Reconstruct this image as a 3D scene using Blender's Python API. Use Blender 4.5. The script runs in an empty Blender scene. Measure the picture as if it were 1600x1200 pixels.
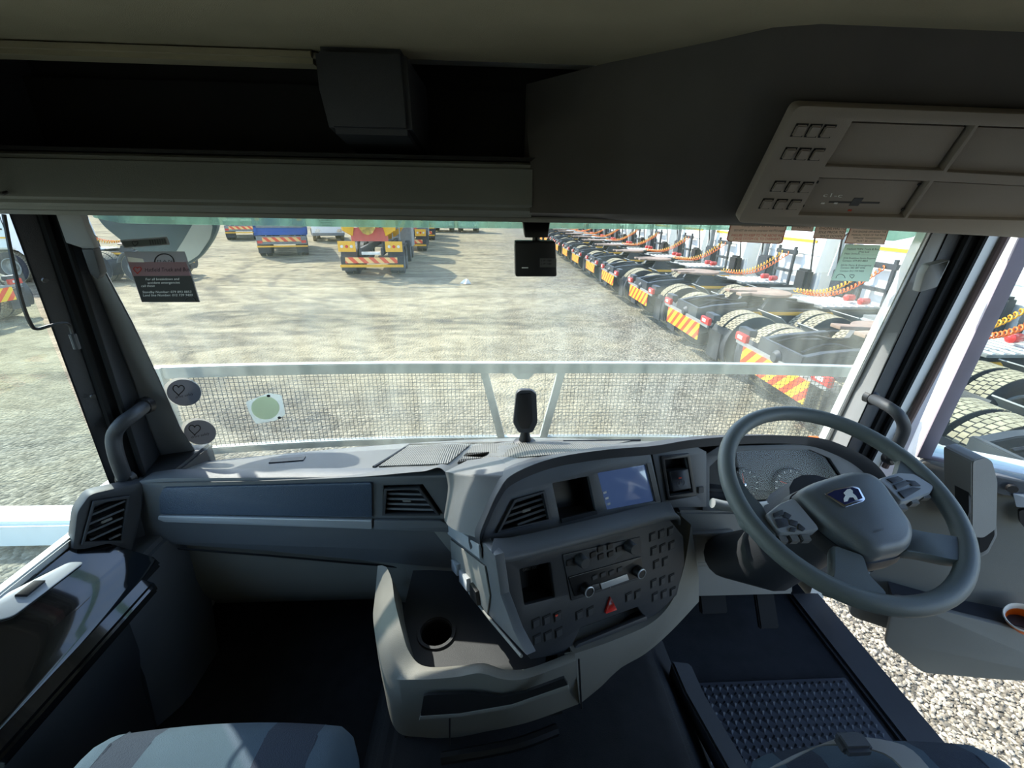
import bpy, bmesh, math, random
import numpy as np
from mathutils import Vector, Matrix
random.seed(7); np.random.seed(7)
S = bpy.context.scene; COL = S.collection
R = math.radians
# ------------------------------------------------------------------ camera, world, sun, exposure
FPX = 680.0; PSI, TH, RHO = R(3.0), R(22.0), R(1.0); CAM = np.array([-.12, 0, 2.65])
fw = np.array([math.sin(PSI)*math.cos(TH), math.cos(PSI)*math.cos(TH), -math.sin(TH)])
_r0 = np.array([math.cos(PSI), -math.sin(PSI), 0]); _u0 = np.cross(_r0, fw)
rt = _r0*math.cos(RHO)+_u0*math.sin(RHO); up = -_r0*math.sin(RHO)+_u0*math.cos(RHO)
cd = bpy.data.cameras.new('camera'); cam = bpy.data.objects.new('camera', cd); COL.objects.link(cam)
cd.sensor_fit = 'HORIZONTAL'; cd.sensor_width = 36; cd.lens = 36*FPX/1600; cd.clip_start = .02; cd.clip_end = 600
cam.matrix_world = Matrix(((rt[0], up[0], -fw[0], CAM[0]), (rt[1], up[1], -fw[1], CAM[1]), (rt[2], up[2], -fw[2], CAM[2]), (0, 0, 0, 1)))
S.camera = cam
SUN_AZ, SUN_EL = R(-47), R(42)          # azimuth from +Y towards +X
W = bpy.data.worlds.new('sky'); S.world = W; W.use_nodes = True
nt = W.node_tree; bg = nt.nodes['Background']; sk = nt.nodes.new('ShaderNodeTexSky'); sk.sky_type = 'NISHITA'
sk.sun_disc = False; sk.sun_elevation = SUN_EL; sk.sun_rotation = SUN_AZ; sk.altitude = 1200; sk.dust_density = 1.5
nt.links.new(sk.outputs[0], bg.inputs[0]); bg.inputs[1].default_value = .40
ld = bpy.data.lights.new('sun', 'SUN'); ld.energy = 5.2; ld.angle = R(.55); ld.color = (1, .955, .87)
sun = bpy.data.objects.new('sun', ld); COL.objects.link(sun)
sd = Vector((math.sin(SUN_AZ)*math.cos(SUN_EL), math.cos(SUN_AZ)*math.cos(SUN_EL), math.sin(SUN_EL)))
sun.rotation_euler = sd.to_track_quat('Z', 'Y').to_euler(); sun.location = (0, 0, 30)
vs = S.view_settings; vs.view_transform = 'Standard'; vs.look = 'None'; vs.gamma = 1; vs.use_curve_mapping = False; vs.exposure = .85

# ------------------------------------------------------------------ geometry helpers
def ray(px, py): return rt*(px-800)/FPX-up*(py-600)/FPX+fw
def at(px, py, x=None, y=None, z=None):
    v = ray(px, py)
    t = (x-CAM[0])/v[0] if x is not None else (y-CAM[1])/v[1] if y is not None else (z-CAM[2])/v[2]
    return CAM+v*t
class Pl:
    """a real plane in the cab (point, normal towards the seats) with a 2-D frame"""
    def __init__(s, O, n):
        s.O = np.array(O, float); n = np.array(n, float); s.n = n/np.linalg.norm(n)
        e = np.cross((0, 0, 1), s.n)
        s.e1 = e/np.linalg.norm(e) if np.linalg.norm(e) > 1e-3 else np.array([1., 0, 0])
        s.e2 = np.cross(s.n, s.e1)
    def P(s, px, py):
        v = ray(px, py); t = ((s.O-CAM)@s.n)/(v@s.n); return CAM+v*t
    def uv(s, px, py):
        d = s.P(px, py)-s.O; return (d@s.e1, d@s.e2)
    def w(s, u, v, h=0): return s.O+s.e1*u+s.e2*v+s.n*h
    def off(s, d): return Pl(s.O+s.n*d, s.n)
WL = {}
def empty(name, loc, rz=0, parent=None):
    o = bpy.data.objects.new(name, None); COL.objects.link(o); o.empty_display_size = .05
    loc = np.array(loc, float); WL[o.name] = loc
    if parent: o.parent = parent; o.location = loc-WL[parent.name]
    else: o.location = loc
    o.rotation_euler.z = rz
    return o
def tag(o, label=None, cat=None, group=None, kind=None):
    if label: o['label'] = label
    if cat: o['category'] = cat
    if group: o['group'] = group
    if kind: o['kind'] = kind
    return o
def mk(name, V, Fs, mat, parent=None, smooth=35, bevel=0, seg=2, **tg):
    V = np.array(V, float).reshape(-1, 3)
    c = (V.min(0)+V.max(0))/2
    me = bpy.data.meshes.new(name); me.from_pydata((V-c).tolist(), [], [list(f) for f in Fs])
    if bevel:
        bm = bmesh.new(); bm.from_mesh(me); bmesh.ops.remove_doubles(bm, verts=bm.verts, dist=1e-5)
        bmesh.ops.recalc_face_normals(bm, faces=bm.faces)
        es = [e for e in bm.edges if len(e.link_faces) == 2 and e.calc_face_angle(0) > .45]
        bmesh.ops.bevel(bm, geom=es, offset=bevel, segments=seg, affect='EDGES', clamp_overlap=True)
        bm.to_mesh(me); bm.free()
    me.materials.append(mat)
    if smooth:
        me.shade_smooth(); me.set_sharp_from_angle(angle=R(smooth))
    o = bpy.data.objects.new(name, me); COL.objects.link(o); WL[o.name] = c
    if parent: o.parent = parent; o.location = c-WL[parent.name]
    else: o.location = c
    tag(o, **tg)
    return o
class MB:
    def __init__(s): s.V = []; s.F = []
    def add(s, V, Fs):
        b = len(s.V); s.V += [tuple(v) for v in V]; s.F += [[b+i for i in f] for f in Fs]; return s
    def box(s, c, d, M=None):
        c = np.array(c, float); h = np.array(d, float)/2
        V = [np.array((x, y, z))*h for x in (-1, 1) for y in (-1, 1) for z in (-1, 1)]
        if M is not None: V = [M@v for v in V]
        return s.add([c+v for v in V], [(0, 1, 3, 2), (4, 6, 7, 5), (0, 4, 5, 1), (2, 3, 7, 6), (0, 2, 6, 4), (1, 5, 7, 3)])
    def bb(s, x0, x1, y0, y1, z0, z1): return s.box(((x0+x1)/2, (y0+y1)/2, (z0+z1)/2), (x1-x0, y1-y0, z1-z0))
    def tube(s, P, r, n=8, closed=False, flat=None):
        P = [np.array(p, float) for p in P]; m = len(P); rs = r if hasattr(r, '__len__') else [r]*m
        V = []; prev = None
        for i, p in enumerate(P):
            a = P[(i-1) % m] if (closed or i > 0) else p; b = P[(i+1) % m] if (closed or i < m-1) else p
            t = b-a; t /= np.linalg.norm(t)+1e-12
            if prev is None:
                q = np.array([0, 0, 1.]) if abs(t[2]) < .9 else np.array([1., 0, 0])
                u = np.cross(t, q); u /= np.linalg.norm(u)
            else:
                u = prev-t*(prev@t); u /= np.linalg.norm(u)+1e-12
            prev = u; w = np.cross(t, u)
            for k in range(n):
                an = 2*math.pi*(k+.5)/n; V.append(p+(u*math.cos(an)+w*math.sin(an))*rs[i])
        Fs = []
        for i in range(m if closed else m-1):
            for k in range(n):
                j = (i+1) % m; Fs.append((i*n+k, i*n+(k+1) % n, j*n+(k+1) % n, j*n+k))
        if not closed: Fs += [tuple(range(n))[::-1], tuple((m-1)*n+k for k in range(n))]
        return s.add(V, Fs)
    def cyl(s, a, b, r, n=16, r2=None): return s.tube([a, b], [r, r if r2 is None else r2], n)
    def lathe(s, prof, O, ax, n=32, cap=True):
        O = np.array(O, float); ax = np.array(ax, float); ax /= np.linalg.norm(ax)
        q = np.array([0, 0, 1.]) if abs(ax[2]) < .9 else np.array([1., 0, 0]); u = np.cross(ax, q); u /= np.linalg.norm(u); w = np.cross(ax, u)
        V = []
        for (rr, h) in prof:
            for k in range(n):
                an = 2*math.pi*k/n; V.append(O+ax*h+(u*math.cos(an)+w*math.sin(an))*rr)
        Fs = [(i*n+k, i*n+(k+1) % n, (i+1)*n+(k+1) % n, (i+1)*n+k) for i in range(len(prof)-1) for k in range(n)]
        if cap: Fs += [tuple(range(n))[::-1], tuple((len(prof)-1)*n+k for k in range(n))]
        return s.add(V, Fs)
    def loft(s, secs, closed=True, caps=True):
        m = len(secs[0]); V = [p for sc in secs for p in sc]; Fs = []
        for i in range(len(secs)-1):
            for k in range(m if closed else m-1):
                Fs.append((i*m+k, i*m+(k+1) % m, (i+1)*m+(k+1) % m, (i+1)*m+k))
        if caps and closed: Fs += [tuple(range(m))[::-1], tuple((len(secs)-1)*m+k for k in range(m))]
        return s.add(V, Fs)
    def prism(s, poly, vec):
        v = np.array(vec, float); return s.loft([[np.array(p, float) for p in poly], [np.array(p, float)+v for p in poly]])
    def mk(s, name, mat, parent=None, **k):
        me = mk(name, s.V, s.F, mat, parent, **k); fixn(me.data) if not k.get('bevel') else None
        return me
def fixn(me):
    bm = bmesh.new(); bm.from_mesh(me); bmesh.ops.recalc_face_normals(bm, faces=bm.faces); bm.to_mesh(me); bm.free()
def rounded(P, r, k=4):
    P = [np.array(p, float) for p in P]; n = len(P); out = []
    for i in range(n):
        a, b, c = P[i-1], P[i], P[(i+1) % n]
        d1 = a-b; d2 = c-b; l1 = np.linalg.norm(d1); l2 = np.linalg.norm(d2); rr = min(r, l1*.45, l2*.45)
        p, q = b+d1/l1*rr, b+d2/l2*rr
        for j in range(k+1):
            t = j/k; out.append((1-t)**2*p+2*t*(1-t)*b+t*t*q)
    return out
def shape2d(outer, holes, t, bev=0):
    cu = bpy.data.curves.new('c', 'CURVE'); cu.dimensions = '2D'; cu.fill_mode = 'BOTH'
    cu.extrude = max(t/2-bev, 1e-5); cu.bevel_depth = bev; cu.bevel_resolution = 1; cu.offset = -bev
    for pts in [outer]+list(holes):
        sp = cu.splines.new('POLY'); sp.points.add(len(pts)-1); sp.use_cyclic_u = True
        for p, q in zip(sp.points, pts): p.co = (q[0], q[1], 0, 1)
    ob = bpy.data.objects.new('c', cu); me = bpy.data.meshes.new_from_object(ob)
    bm = bmesh.new(); bm.from_mesh(me); bmesh.ops.remove_doubles(bm, verts=bm.verts, dist=1e-6); bm.verts.index_update()
    V = [tuple(v.co) for v in bm.verts]; Fs = [[v.index for v in f.verts] for f in bm.faces]
    bm.free(); bpy.data.objects.remove(ob); bpy.data.curves.remove(cu); bpy.data.meshes.remove(me)
    return V, Fs
def plate_uv(name, pl, outer, holes, mat, parent=None, t=.006, off=0., r=0., hr=0., bev=.0, **k):
    o = rounded(outer, r) if r else outer; hs = [rounded(h, hr) if hr else h for h in holes]
    V, Fs = shape2d(o, hs, t, bev)
    V = [pl.w(a, b, off+t/2+c) for a, b, c in V]
    m = mk(name, V, Fs, mat, parent, **k); fixn(m.data); return m
def plate(name, pl, outer, mat, parent=None, holes=(), **k):
    return plate_uv(name, pl, [pl.uv(*p) for p in outer], [[pl.uv(*p) for p in h] for h in holes], mat, parent, **k)
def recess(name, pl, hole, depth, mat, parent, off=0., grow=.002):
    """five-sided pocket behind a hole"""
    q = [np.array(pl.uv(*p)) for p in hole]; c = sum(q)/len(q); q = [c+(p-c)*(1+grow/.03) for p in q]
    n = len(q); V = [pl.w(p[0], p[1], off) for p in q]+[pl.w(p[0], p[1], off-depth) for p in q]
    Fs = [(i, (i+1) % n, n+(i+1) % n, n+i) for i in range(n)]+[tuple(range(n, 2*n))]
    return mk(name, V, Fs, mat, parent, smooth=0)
def ubox(name, pl, u, v, w, h, t, mat, parent, off=0., bevel=.0015, **k):
    M = np.stack([pl.e1, pl.e2, pl.n], 1)
    return MB().box(pl.w(u, v, off+t/2), (w, h, t), M).mk(name, mat, parent, bevel=bevel, **k)
def pbox(name, pl, px, py, w, h, t, mat, parent, **k):
    u, v = pl.uv(px, py); return ubox(name, pl, u, v, w, h, t, mat, parent, **k)
_tx = {}
def text_mesh(s):
    if s not in _tx:
        cu = bpy.data.curves.new('t', 'FONT'); cu.body = s; cu.size = 1; cu.resolution_u = 3
        ob = bpy.data.objects.new('t', cu); me = bpy.data.meshes.new_from_object(ob)
        V = np.array([tuple(v.co) for v in me.vertices]); Fs = [list(p.vertices) for p in me.polygons]
        V[:, 0] -= V[:, 0].min(); _tx[s] = (V, Fs)
        bpy.data.objects.remove(ob); bpy.data.curves.remove(cu); bpy.data.meshes.remove(me)
    return _tx[s]
def text_on(s, pl, pL, pR, hpx, mat, parent, off=.001, slant=0.):
    """flat print: a line of text whose baseline runs from pL to pR on the plane"""
    V, Fs = text_mesh(s); a = pl.P(*pL); b = pl.P(*pR); c = pl.P(pL[0]-slant*hpx, pL[1]-hpx)
    wd = V[:, 0].max(); hh = .7
    W3 = [a+(b-a)*(v[0]/wd)+(c-a)*(v[1]/hh)+pl.n*off for v in V]
    return mk('lettering', W3, Fs, mat, parent, smooth=0)
KIDS = {}
def copy_tree(o, parent=None):
    c = o.copy(); COL.objects.link(c)
    if parent: c.parent = parent
    for ch in o.children: copy_tree(ch, c)
    return c
def catmull(P, n=8):
    P = [np.array(p, float) for p in P]; out = []
    for i in range(len(P)-1):
        a = P[max(i-1, 0)]; b = P[i]; c = P[i+1]; d = P[min(i+2, len(P)-1)]
        for j in range(n):
            t = j/n; out.append(.5*((2*b)+(c-a)*t+(2*a-5*b+4*c-d)*t*t+(-a+3*b-3*c+d)*t**3))
    return out+[P[-1]]

# ------------------------------------------------------------------ materials (procedural)
def lin(c): return tuple((v/255/12.92 if v/255 <= .04045 else ((v/255+.055)/1.055)**2.4) for v in c)+(1,)
def mat(name, col, rough=.5, metal=0., bump=0., bscale=300., var=.12, vscale=6., spec=.5, coat=0., emit=None, est=1.):
    m = bpy.data.materials.new(name); m.use_nodes = True; t = m.node_tree; b = t.nodes['Principled BSDF']
    c = lin(col); b.inputs['Roughness'].default_value = rough; b.inputs['Metallic'].default_value = metal
    b.inputs['Specular IOR Level'].default_value = spec; b.inputs['Coat Weight'].default_value = coat
    tc = t.nodes.new('ShaderNodeTexCoord')
    n = t.nodes.new('ShaderNodeTexNoise'); n.inputs['Scale'].default_value = vscale; n.inputs['Detail'].default_value = 5
    t.links.new(tc.outputs['Object'], n.inputs['Vector'])
    rp = t.nodes.new('ShaderNodeValToRGB'); rp.color_ramp.elements[0].position = .3; rp.color_ramp.elements[1].position = .7
    rp.color_ramp.elements[0].color = tuple(v*(1-var) for v in c[:3])+(1,); rp.color_ramp.elements[1].color = tuple(min(v*(1+var), 1) for v in c[:3])+(1,)
    t.links.new(n.outputs['Fac'], rp.inputs[0]); t.links.new(rp.outputs[0], b.inputs['Base Color'])
    if bump:
        v = t.nodes.new('ShaderNodeTexVoronoi'); v.inputs['Scale'].default_value = bscale; t.links.new(tc.outputs['Object'], v.inputs['Vector'])
        bp = t.nodes.new('ShaderNodeBump'); bp.inputs['Strength'].default_value = bump; bp.inputs['Distance'].default_value = .001
        t.links.new(v.outputs['Distance'], bp.inputs['Height']); t.links.new(bp.outputs[0], b.inputs['Normal'])
    if emit: b.inputs['Emission Color'].default_value = lin(emit); b.inputs['Emission Strength'].default_value = est
    return m
def stripes(name, c1, c2, pitch, slope=1., axis=1, rough=.35):
    """diagonal reflective chevron sheeting: object-space stripes"""
    m = bpy.data.materials.new(name); m.use_nodes = True; t = m.node_tree; b = t.nodes['Principled BSDF']; b.inputs['Roughness'].default_value = rough
    tc = t.nodes.new('ShaderNodeTexCoord'); sp = t.nodes.new('ShaderNodeSeparateXYZ'); t.links.new(tc.outputs['Object'], sp.inputs[0])
    ma = t.nodes.new('ShaderNodeMath'); ma.operation = 'MULTIPLY_ADD'; t.links.new(sp.outputs[2], ma.inputs[0]); ma.inputs[1].default_value = slope; t.links.new(sp.outputs[axis], ma.inputs[2])
    mo = t.nodes.new('ShaderNodeMath'); mo.operation = 'FLOORED_MODULO'; t.links.new(ma.outputs[0], mo.inputs[0]); mo.inputs[1].default_value = pitch
    gt = t.nodes.new('ShaderNodeMath'); gt.operation = 'GREATER_THAN'; t.links.new(mo.outputs[0], gt.inputs[0]); gt.inputs[1].default_value = pitch/2
    mx = t.nodes.new('ShaderNodeMix'); mx.data_type = 'RGBA'; t.links.new(gt.outputs[0], mx.inputs[0]); mx.inputs[6].default_value = lin(c1); mx.inputs[7].default_value = lin(c2)
    t.links.new(mx.outputs[2], b.inputs['Base Color']); return m
def glass(name, tint, gloss=.04, dust=.0, dcol=(200, 205, 190), rough=.0, fres=.25):
    m = bpy.data.materials.new(name); m.use_nodes = True; t = m.node_tree; t.nodes.clear()
    out = t.nodes.new('ShaderNodeOutputMaterial'); tr = t.nodes.new('ShaderNodeBsdfTransparent'); tr.inputs[0].default_value = tint+(1,)
    gl = t.nodes.new('ShaderNodeBsdfGlossy'); gl.inputs['Roughness'].default_value = rough
    fr = t.nodes.new('ShaderNodeLayerWeight'); fr.inputs[0].default_value = .12
    sc = t.nodes.new('ShaderNodeMath'); sc.operation = 'MULTIPLY_ADD'; t.links.new(fr.outputs['Fresnel'], sc.inputs[0]); sc.inputs[1].default_value = fres; sc.inputs[2].default_value = gloss
    m1 = t.nodes.new('ShaderNodeMixShader'); t.links.new(sc.outputs[0], m1.inputs[0]); t.links.new(tr.outputs[0], m1.inputs[1]); t.links.new(gl.outputs[0], m1.inputs[2])
    last = m1
    if dust:
        tl = t.nodes.new('ShaderNodeBsdfTranslucent'); tl.inputs[0].default_value = lin(dcol)
        tc = t.nodes.new('ShaderNodeTexCoord'); mp = t.nodes.new('ShaderNodeMapping'); mp.inputs['Scale'].default_value = (9, 9, 1.2)
        t.links.new(tc.outputs['Object'], mp.inputs[0]); n = t.nodes.new('ShaderNodeTexNoise'); n.inputs['Scale'].default_value = 2.2; n.inputs['Detail'].default_value = 7
        t.links.new(mp.outputs[0], n.inputs['Vector'])
        mr = t.nodes.new('ShaderNodeMapRange'); mr.inputs[1].default_value = .35; mr.inputs[2].default_value = .75; mr.inputs[3].default_value = dust*.5; mr.inputs[4].default_value = dust*1.7
        t.links.new(n.outputs['Fac'], mr.inputs[0])
        m2 = t.nodes.new('ShaderNodeMixShader'); t.links.new(mr.outputs[0], m2.inputs[0]); t.links.new(m1.outputs[0], m2.inputs[1]); t.links.new(tl.outputs[0], m2.inputs[2]); last = m2
    t.links.new(last.outputs[0], out.inputs[0]); return m
M = {}
M['dash'] = mat('dash_plastic', (92, 95, 98), .42, bump=.35, bscale=900, var=.06)
M['dash_top'] = mat('dash_top_plastic', (94, 96, 96), .5, bump=.4, bscale=900, var=.06)
M['dark'] = mat('dark_plastic', (52, 54, 58), .5, bump=.3, bscale=900, var=.08)
M['mid'] = mat('mid_grey_plastic', (122, 121, 116), .6, bump=.3, bscale=900, var=.05)
M['skirt'] = mat('skirt_grey_plastic', (118, 116, 108), .6, bump=.3, bscale=900, var=.05)
M['sand'] = mat('tray_rim_plastic', (128, 124, 112), .6, bump=.25, bscale=900, var=.04)
M['black'] = mat('black_plastic', (20, 20, 22), .45, var=.1)
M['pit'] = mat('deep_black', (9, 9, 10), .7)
M['gloss'] = mat('piano_black', (10, 10, 12), .08, coat=1.)
M['silver'] = mat('satin_silver_trim', (176, 180, 184), .35, metal=.25, var=.03)
M['chrome'] = mat('chrome', (205, 206, 208), .2, metal=1., var=.02)
M['fascia'] = mat('fascia_sky_tint', (68, 82, 100), .3, bump=.8, bscale=420, var=.05)  # blue in the base colour stands in for reflected sky
M['wheelrim'] = mat('wheel_leather', (92, 99, 98), .5, bump=.25, bscale=1200, var=.06)
M['hub'] = mat('wheel_hub', (90, 95, 98), .42, bump=.2, bscale=1000, var=.05)
M['pod'] = mat('wheel_pod_silver', (158, 161, 162), .42, metal=.1, var=.03)
M['cloth'] = mat('seat_cloth_blue', (60, 76, 88), .9, bump=.6, bscale=700, var=.1)
M['stripe'] = mat('seat_cloth_dark', (36, 45, 58), .9, bump=.8, bscale=400, var=.1)
M['lining'] = mat('roof_lining', (150, 142, 118), .95, bump=.5, bscale=800, var=.08)
M['header'] = mat('header_plastic', (112, 114, 108), .6, bump=.25, bscale=700, var=.05)
M['console'] = mat('console_plastic', (152, 142, 132), .6, bump=.25, bscale=700, var=.05)
M['carpet'] = mat('carpet', (34, 36, 40), .95, bump=1., bscale=500, var=.25, vscale=20)
M['rubber'] = mat('rubber_mat', (58, 62, 70), .6, var=.15)
M['seal'] = mat('seal_rubber', (28, 29, 30), .85, spec=.2, var=.15)
M['pillar'] = mat('pillar_trim', (134, 134, 134), .6, bump=.25, bscale=700, var=.05)
M['pillar_dark'] = mat('pillar_dark', (44, 46, 50), .6, bump=.25, bscale=600, var=.1)
M['white'] = mat('white_paint', (226, 228, 224), .3, var=.03, coat=.3)
M['galv'] = mat('galvanised_steel', (178, 186, 180), .45, metal=.55, var=.12, vscale=20)
M['wire'] = mat('mesh_wire', (62, 62, 56), .6, metal=.3)
M['tyre'] = mat('tyre_rubber', (46, 47, 48), .85, var=.2, vscale=12)
M['tread'] = mat('dusty_tread', (150, 141, 116), .95, var=.25, vscale=14)
M['chassis'] = mat('chassis_black', (46, 50, 54), .55, var=.3, vscale=5)
M['chassis_grey'] = mat('chassis_grey', (128, 130, 126), .6, var=.2, vscale=6)
M['brown'] = mat('greased_plate', (142, 118, 98), .6, var=.25, vscale=5)
M['red'] = mat('red_lens', (206, 48, 42), .25, coat=.5)
M['yellow'] = mat('yellow_paint', (232, 170, 22), .4, var=.08)
M['amber'] = mat('amber_panel', (238, 176, 50), .4, var=.05)
M['orange'] = mat('orange_plastic', (240, 112, 24), .4)
M['blue'] = mat('blue_paint', (26, 84, 160), .4, var=.12)
M['cream'] = mat('cream_paper', (226, 220, 205), .8)
M['dglass'] = mat('dark_glass', (20, 24, 28), .06, coat=.6)
M['chev'] = stripes('chevron_sheet', (236, 74, 28), (250, 196, 36), .26, 1.0, 1)
M['chevx'] = stripes('chevron_sheet_rear', (232, 86, 50), (250, 196, 120), .4, 1.0, 0)
M['glassw'] = glass('windscreen_glass', (.95, .97, .955), .008, .065)
M['glasss'] = glass('side_glass', (.88, .94, .92), .02, .03)
M['visor'] = glass('sun_visor_acrylic', (.50, .62, .56), .03, .36, (150, 182, 164))
def paper(name, col, tr=.8):
    m = mat(name, col, .8); t = m.node_tree; b = t.nodes['Principled BSDF']; o = t.nodes['Material Output']
    tl = t.nodes.new('ShaderNodeBsdfTranslucent'); tl.inputs[0].default_value = lin(col); mx = t.nodes.new('ShaderNodeMixShader'); mx.inputs[0].default_value = tr
    t.links.new(b.outputs[0], mx.inputs[1]); t.links.new(tl.outputs[0], mx.inputs[2]); t.links.new(mx.outputs[0], o.inputs[0]); return m
M['ink'] = mat('ink', (34, 30, 30), .7); M['inkred'] = mat('red_ink', (206, 66, 44), .7); M['inkw'] = mat('white_ink', (232, 232, 228), .7)
M['st_grey'] = paper('sticker_grey', (168, 166, 166)); M['st_pink'] = paper('sticker_pink', (214, 188, 190)); M['st_black'] = mat('sticker_black', (36, 38, 38), .6)
M['st_brown'] = paper('sticker_brown', (240, 224, 216)); M['st_edge'] = paper('sticker_edge', (190, 130, 112)); M['st_green'] = paper('sticker_green', (220, 232, 222))
M['st_round'] = paper('sticker_round', (154, 157, 166)); M['st_lip'] = paper('sticker_round_lip', (206, 204, 198))
M['residue'] = paper('glue_residue', (236, 236, 226))

# gravel lot
def ground_mat():
    m = bpy.data.materials.new('gravel_lot'); m.use_nodes = True; t = m.node_tree; b = t.nodes['Principled BSDF']; b.inputs['Roughness'].default_value = .95; b.inputs['Specular IOR Level'].default_value = .15
    tc = t.nodes.new('ShaderNodeTexCoord'); L = t.links.new
    def noise(sc, det=6, stretch=None, dist=0):
        n = t.nodes.new('ShaderNodeTexNoise'); n.inputs['Scale'].default_value = sc; n.inputs['Detail'].default_value = det; n.inputs['Distortion'].default_value = dist
        if stretch:
            mp = t.nodes.new('ShaderNodeMapping'); mp.inputs['Scale'].default_value = stretch; mp.inputs['Rotation'].default_value[2] = R(12); L(tc.outputs['Object'], mp.inputs[0]); L(mp.outputs[0], n.inputs['Vector'])
        else: L(tc.outputs['Object'], n.inputs['Vector'])
        return n
    def ramp(src, *st):
        r = t.nodes.new('ShaderNodeValToRGB'); e = r.color_ramp.elements
        while len(e) < len(st): e.new(.5)
        for el, (p, c) in zip(e, st): el.position = p; el.color = lin(c) if max(c) > 1 else tuple(c)+(1,)
        L(src, r.inputs[0]); return r
    def mix(f, a, bb, mode='MIX'):
        x = t.nodes.new('ShaderNodeMix'); x.data_type = 'RGBA'; x.blend_type = mode
        if isinstance(f, float): x.inputs[0].default_value = f
        else: L(f, x.inputs[0])
        L(a, x.inputs[6]); L(bb, x.inputs[7]); return x.outputs[2]
    big = noise(.16, 7, None, .6); c1 = ramp(big.outputs['Fac'], (.34, (110, 106, 94)), (.5, (152, 141, 111)), (.66, (172, 160, 126)))
    tr = noise(.75, 10, (.55, 1.25, 1), 1.6); c2 = ramp(tr.outputs['Fac'], (.36, (96, 89, 72)), (.5, (154, 143, 113)), (.64, (178, 166, 134)))
    # grey crushed stone near the cab and along the truck row
    sp = t.nodes.new('ShaderNodeSeparateXYZ'); L(tc.outputs['Object'], sp.inputs[0])
    gx = t.nodes.new('ShaderNodeMapRange'); L(sp.outputs[0], gx.inputs[0]); gx.inputs[1].default_value = -.5; gx.inputs[2].default_value = 2.6
    gy = t.nodes.new('ShaderNodeMapRange'); L(sp.outputs[1], gy.inputs[0]); gy.inputs[1].default_value = 7.5; gy.inputs[2].default_value = 3.5
    mxm = t.nodes.new('ShaderNodeMath'); mxm.operation = 'MAXIMUM'; L(gx.outputs[0], mxm.inputs[0]); L(gy.outputs[0], mxm.inputs[1])
    nn = noise(.7, 5); mm = t.nodes.new('ShaderNodeMath'); mm.operation = 'MULTIPLY'; L(mxm.outputs[0], mm.inputs[0])
    rr = ramp(nn.outputs['Fac'], (.25, (.25, .25, .25)), (.6, (1., 1., 1.))); L(rr.outputs[0], mm.inputs[1])
    st = t.nodes.new('ShaderNodeTexVoronoi'); st.inputs['Scale'].default_value = 26; L(tc.outputs['Object'], st.inputs['Vector'])
    sepc = t.nodes.new('ShaderNodeSeparateColor'); L(st.outputs['Color'], sepc.inputs[0])
    stone = ramp(sepc.outputs[0], (0., (84, 82, 74)), (.5, (122, 118, 106)), (1., (158, 151, 134)))
    dirt = mix(.6, c1.outputs[0], c2.outputs[0]); col = mix(mm.outputs[0], dirt, stone.outputs[0])
    fm = noise(3.2, 9, None, .5); fmr = ramp(fm.outputs['Fac'], (.34, (.66, .65, .63)), (.6, (1., 1., 1.))); col = mix(.9, col, fmr.outputs[0], 'MULTIPLY')
    fine = noise(38, 4); fr = ramp(fine.outputs['Fac'], (.3, (.66, .66, .64)), (.65, (1., 1., 1.))); col = mix(.8, col, fr.outputs[0], 'MULTIPLY')
    # curved tyre tracks: rings around two turning centres
    for cx, cy, rad, wd in ((-2.2, 19.0, 8.2, .10), (-2.2, 19.0, 6.4, .08), (2.0, 24.0, 13.6, .1), (-6.5, 20, 10.6, .09)):
        v = t.nodes.new('ShaderNodeVectorMath'); v.operation = 'DISTANCE'; cb = t.nodes.new('ShaderNodeCombineXYZ'); L(sp.outputs[0], cb.inputs[0]); L(sp.outputs[1], cb.inputs[1])
        L(cb.outputs[0], v.inputs[0]); v.inputs[1].default_value = (cx, cy, 0)
        d = t.nodes.new('ShaderNodeMath'); d.operation = 'SUBTRACT'; L(v.outputs['Value'], d.inputs[0]); d.inputs[1].default_value = rad
        a = t.nodes.new('ShaderNodeMath'); a.operation = 'ABSOLUTE'; L(d.outputs[0], a.inputs[0])
        q = t.nodes.new('ShaderNodeMapRange'); L(a.outputs[0], q.inputs[0]); q.inputs[1].default_value = wd; q.inputs[2].default_value = wd*2.6; q.inputs[3].default_value = .8; q.inputs[4].default_value = 0
        nz = noise(1.3, 4); z = t.nodes.new('ShaderNodeMath'); z.operation = 'MULTIPLY'; L(q.outputs[0], z.inputs[0])
        rz = ramp(nz.outputs['Fac'], (.4, (0., 0., 0.)), (.62, (1., 1., 1.))); L(rz.outputs[0], z.inputs[1])
        rgb = t.nodes.new('ShaderNodeRGB'); rgb.outputs[0].default_value = lin((88, 82, 68)); col = mix(z.outputs[0], col, rgb.outputs[0])
    L(col, b.inputs['Base Color'])
    b1 = t.nodes.new('ShaderNodeBump'); b1.inputs['Distance'].default_value = .03; b1.inputs['Strength'].default_value = .9; L(st.outputs['Distance'], b1.inputs['Height']); b1.invert = True
    b2 = t.nodes.new('ShaderNodeBump'); b2.inputs['Distance'].default_value = .16; b2.inputs['Strength'].default_value = .8; L(tr.outputs['Fac'], b2.inputs['Height']); L(b1.outputs[0], b2.inputs['Normal']); L(b2.outputs[0], b.inputs['Normal'])
    return m
MG = ground_mat()

# ================================================================== SETTING
g = mk('ground', [(-150, -60, 0), (150, -60, 0), (150, 260, 0), (-150, 260, 0)], [(0, 1, 2, 3)], MG, smooth=0, label='pale dusty gravel lot with grey stones and curved tyre tracks', kind='structure')
g.data.transform(Matrix.Translation(g.location)); g.location = (0, 0, 0)
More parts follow.
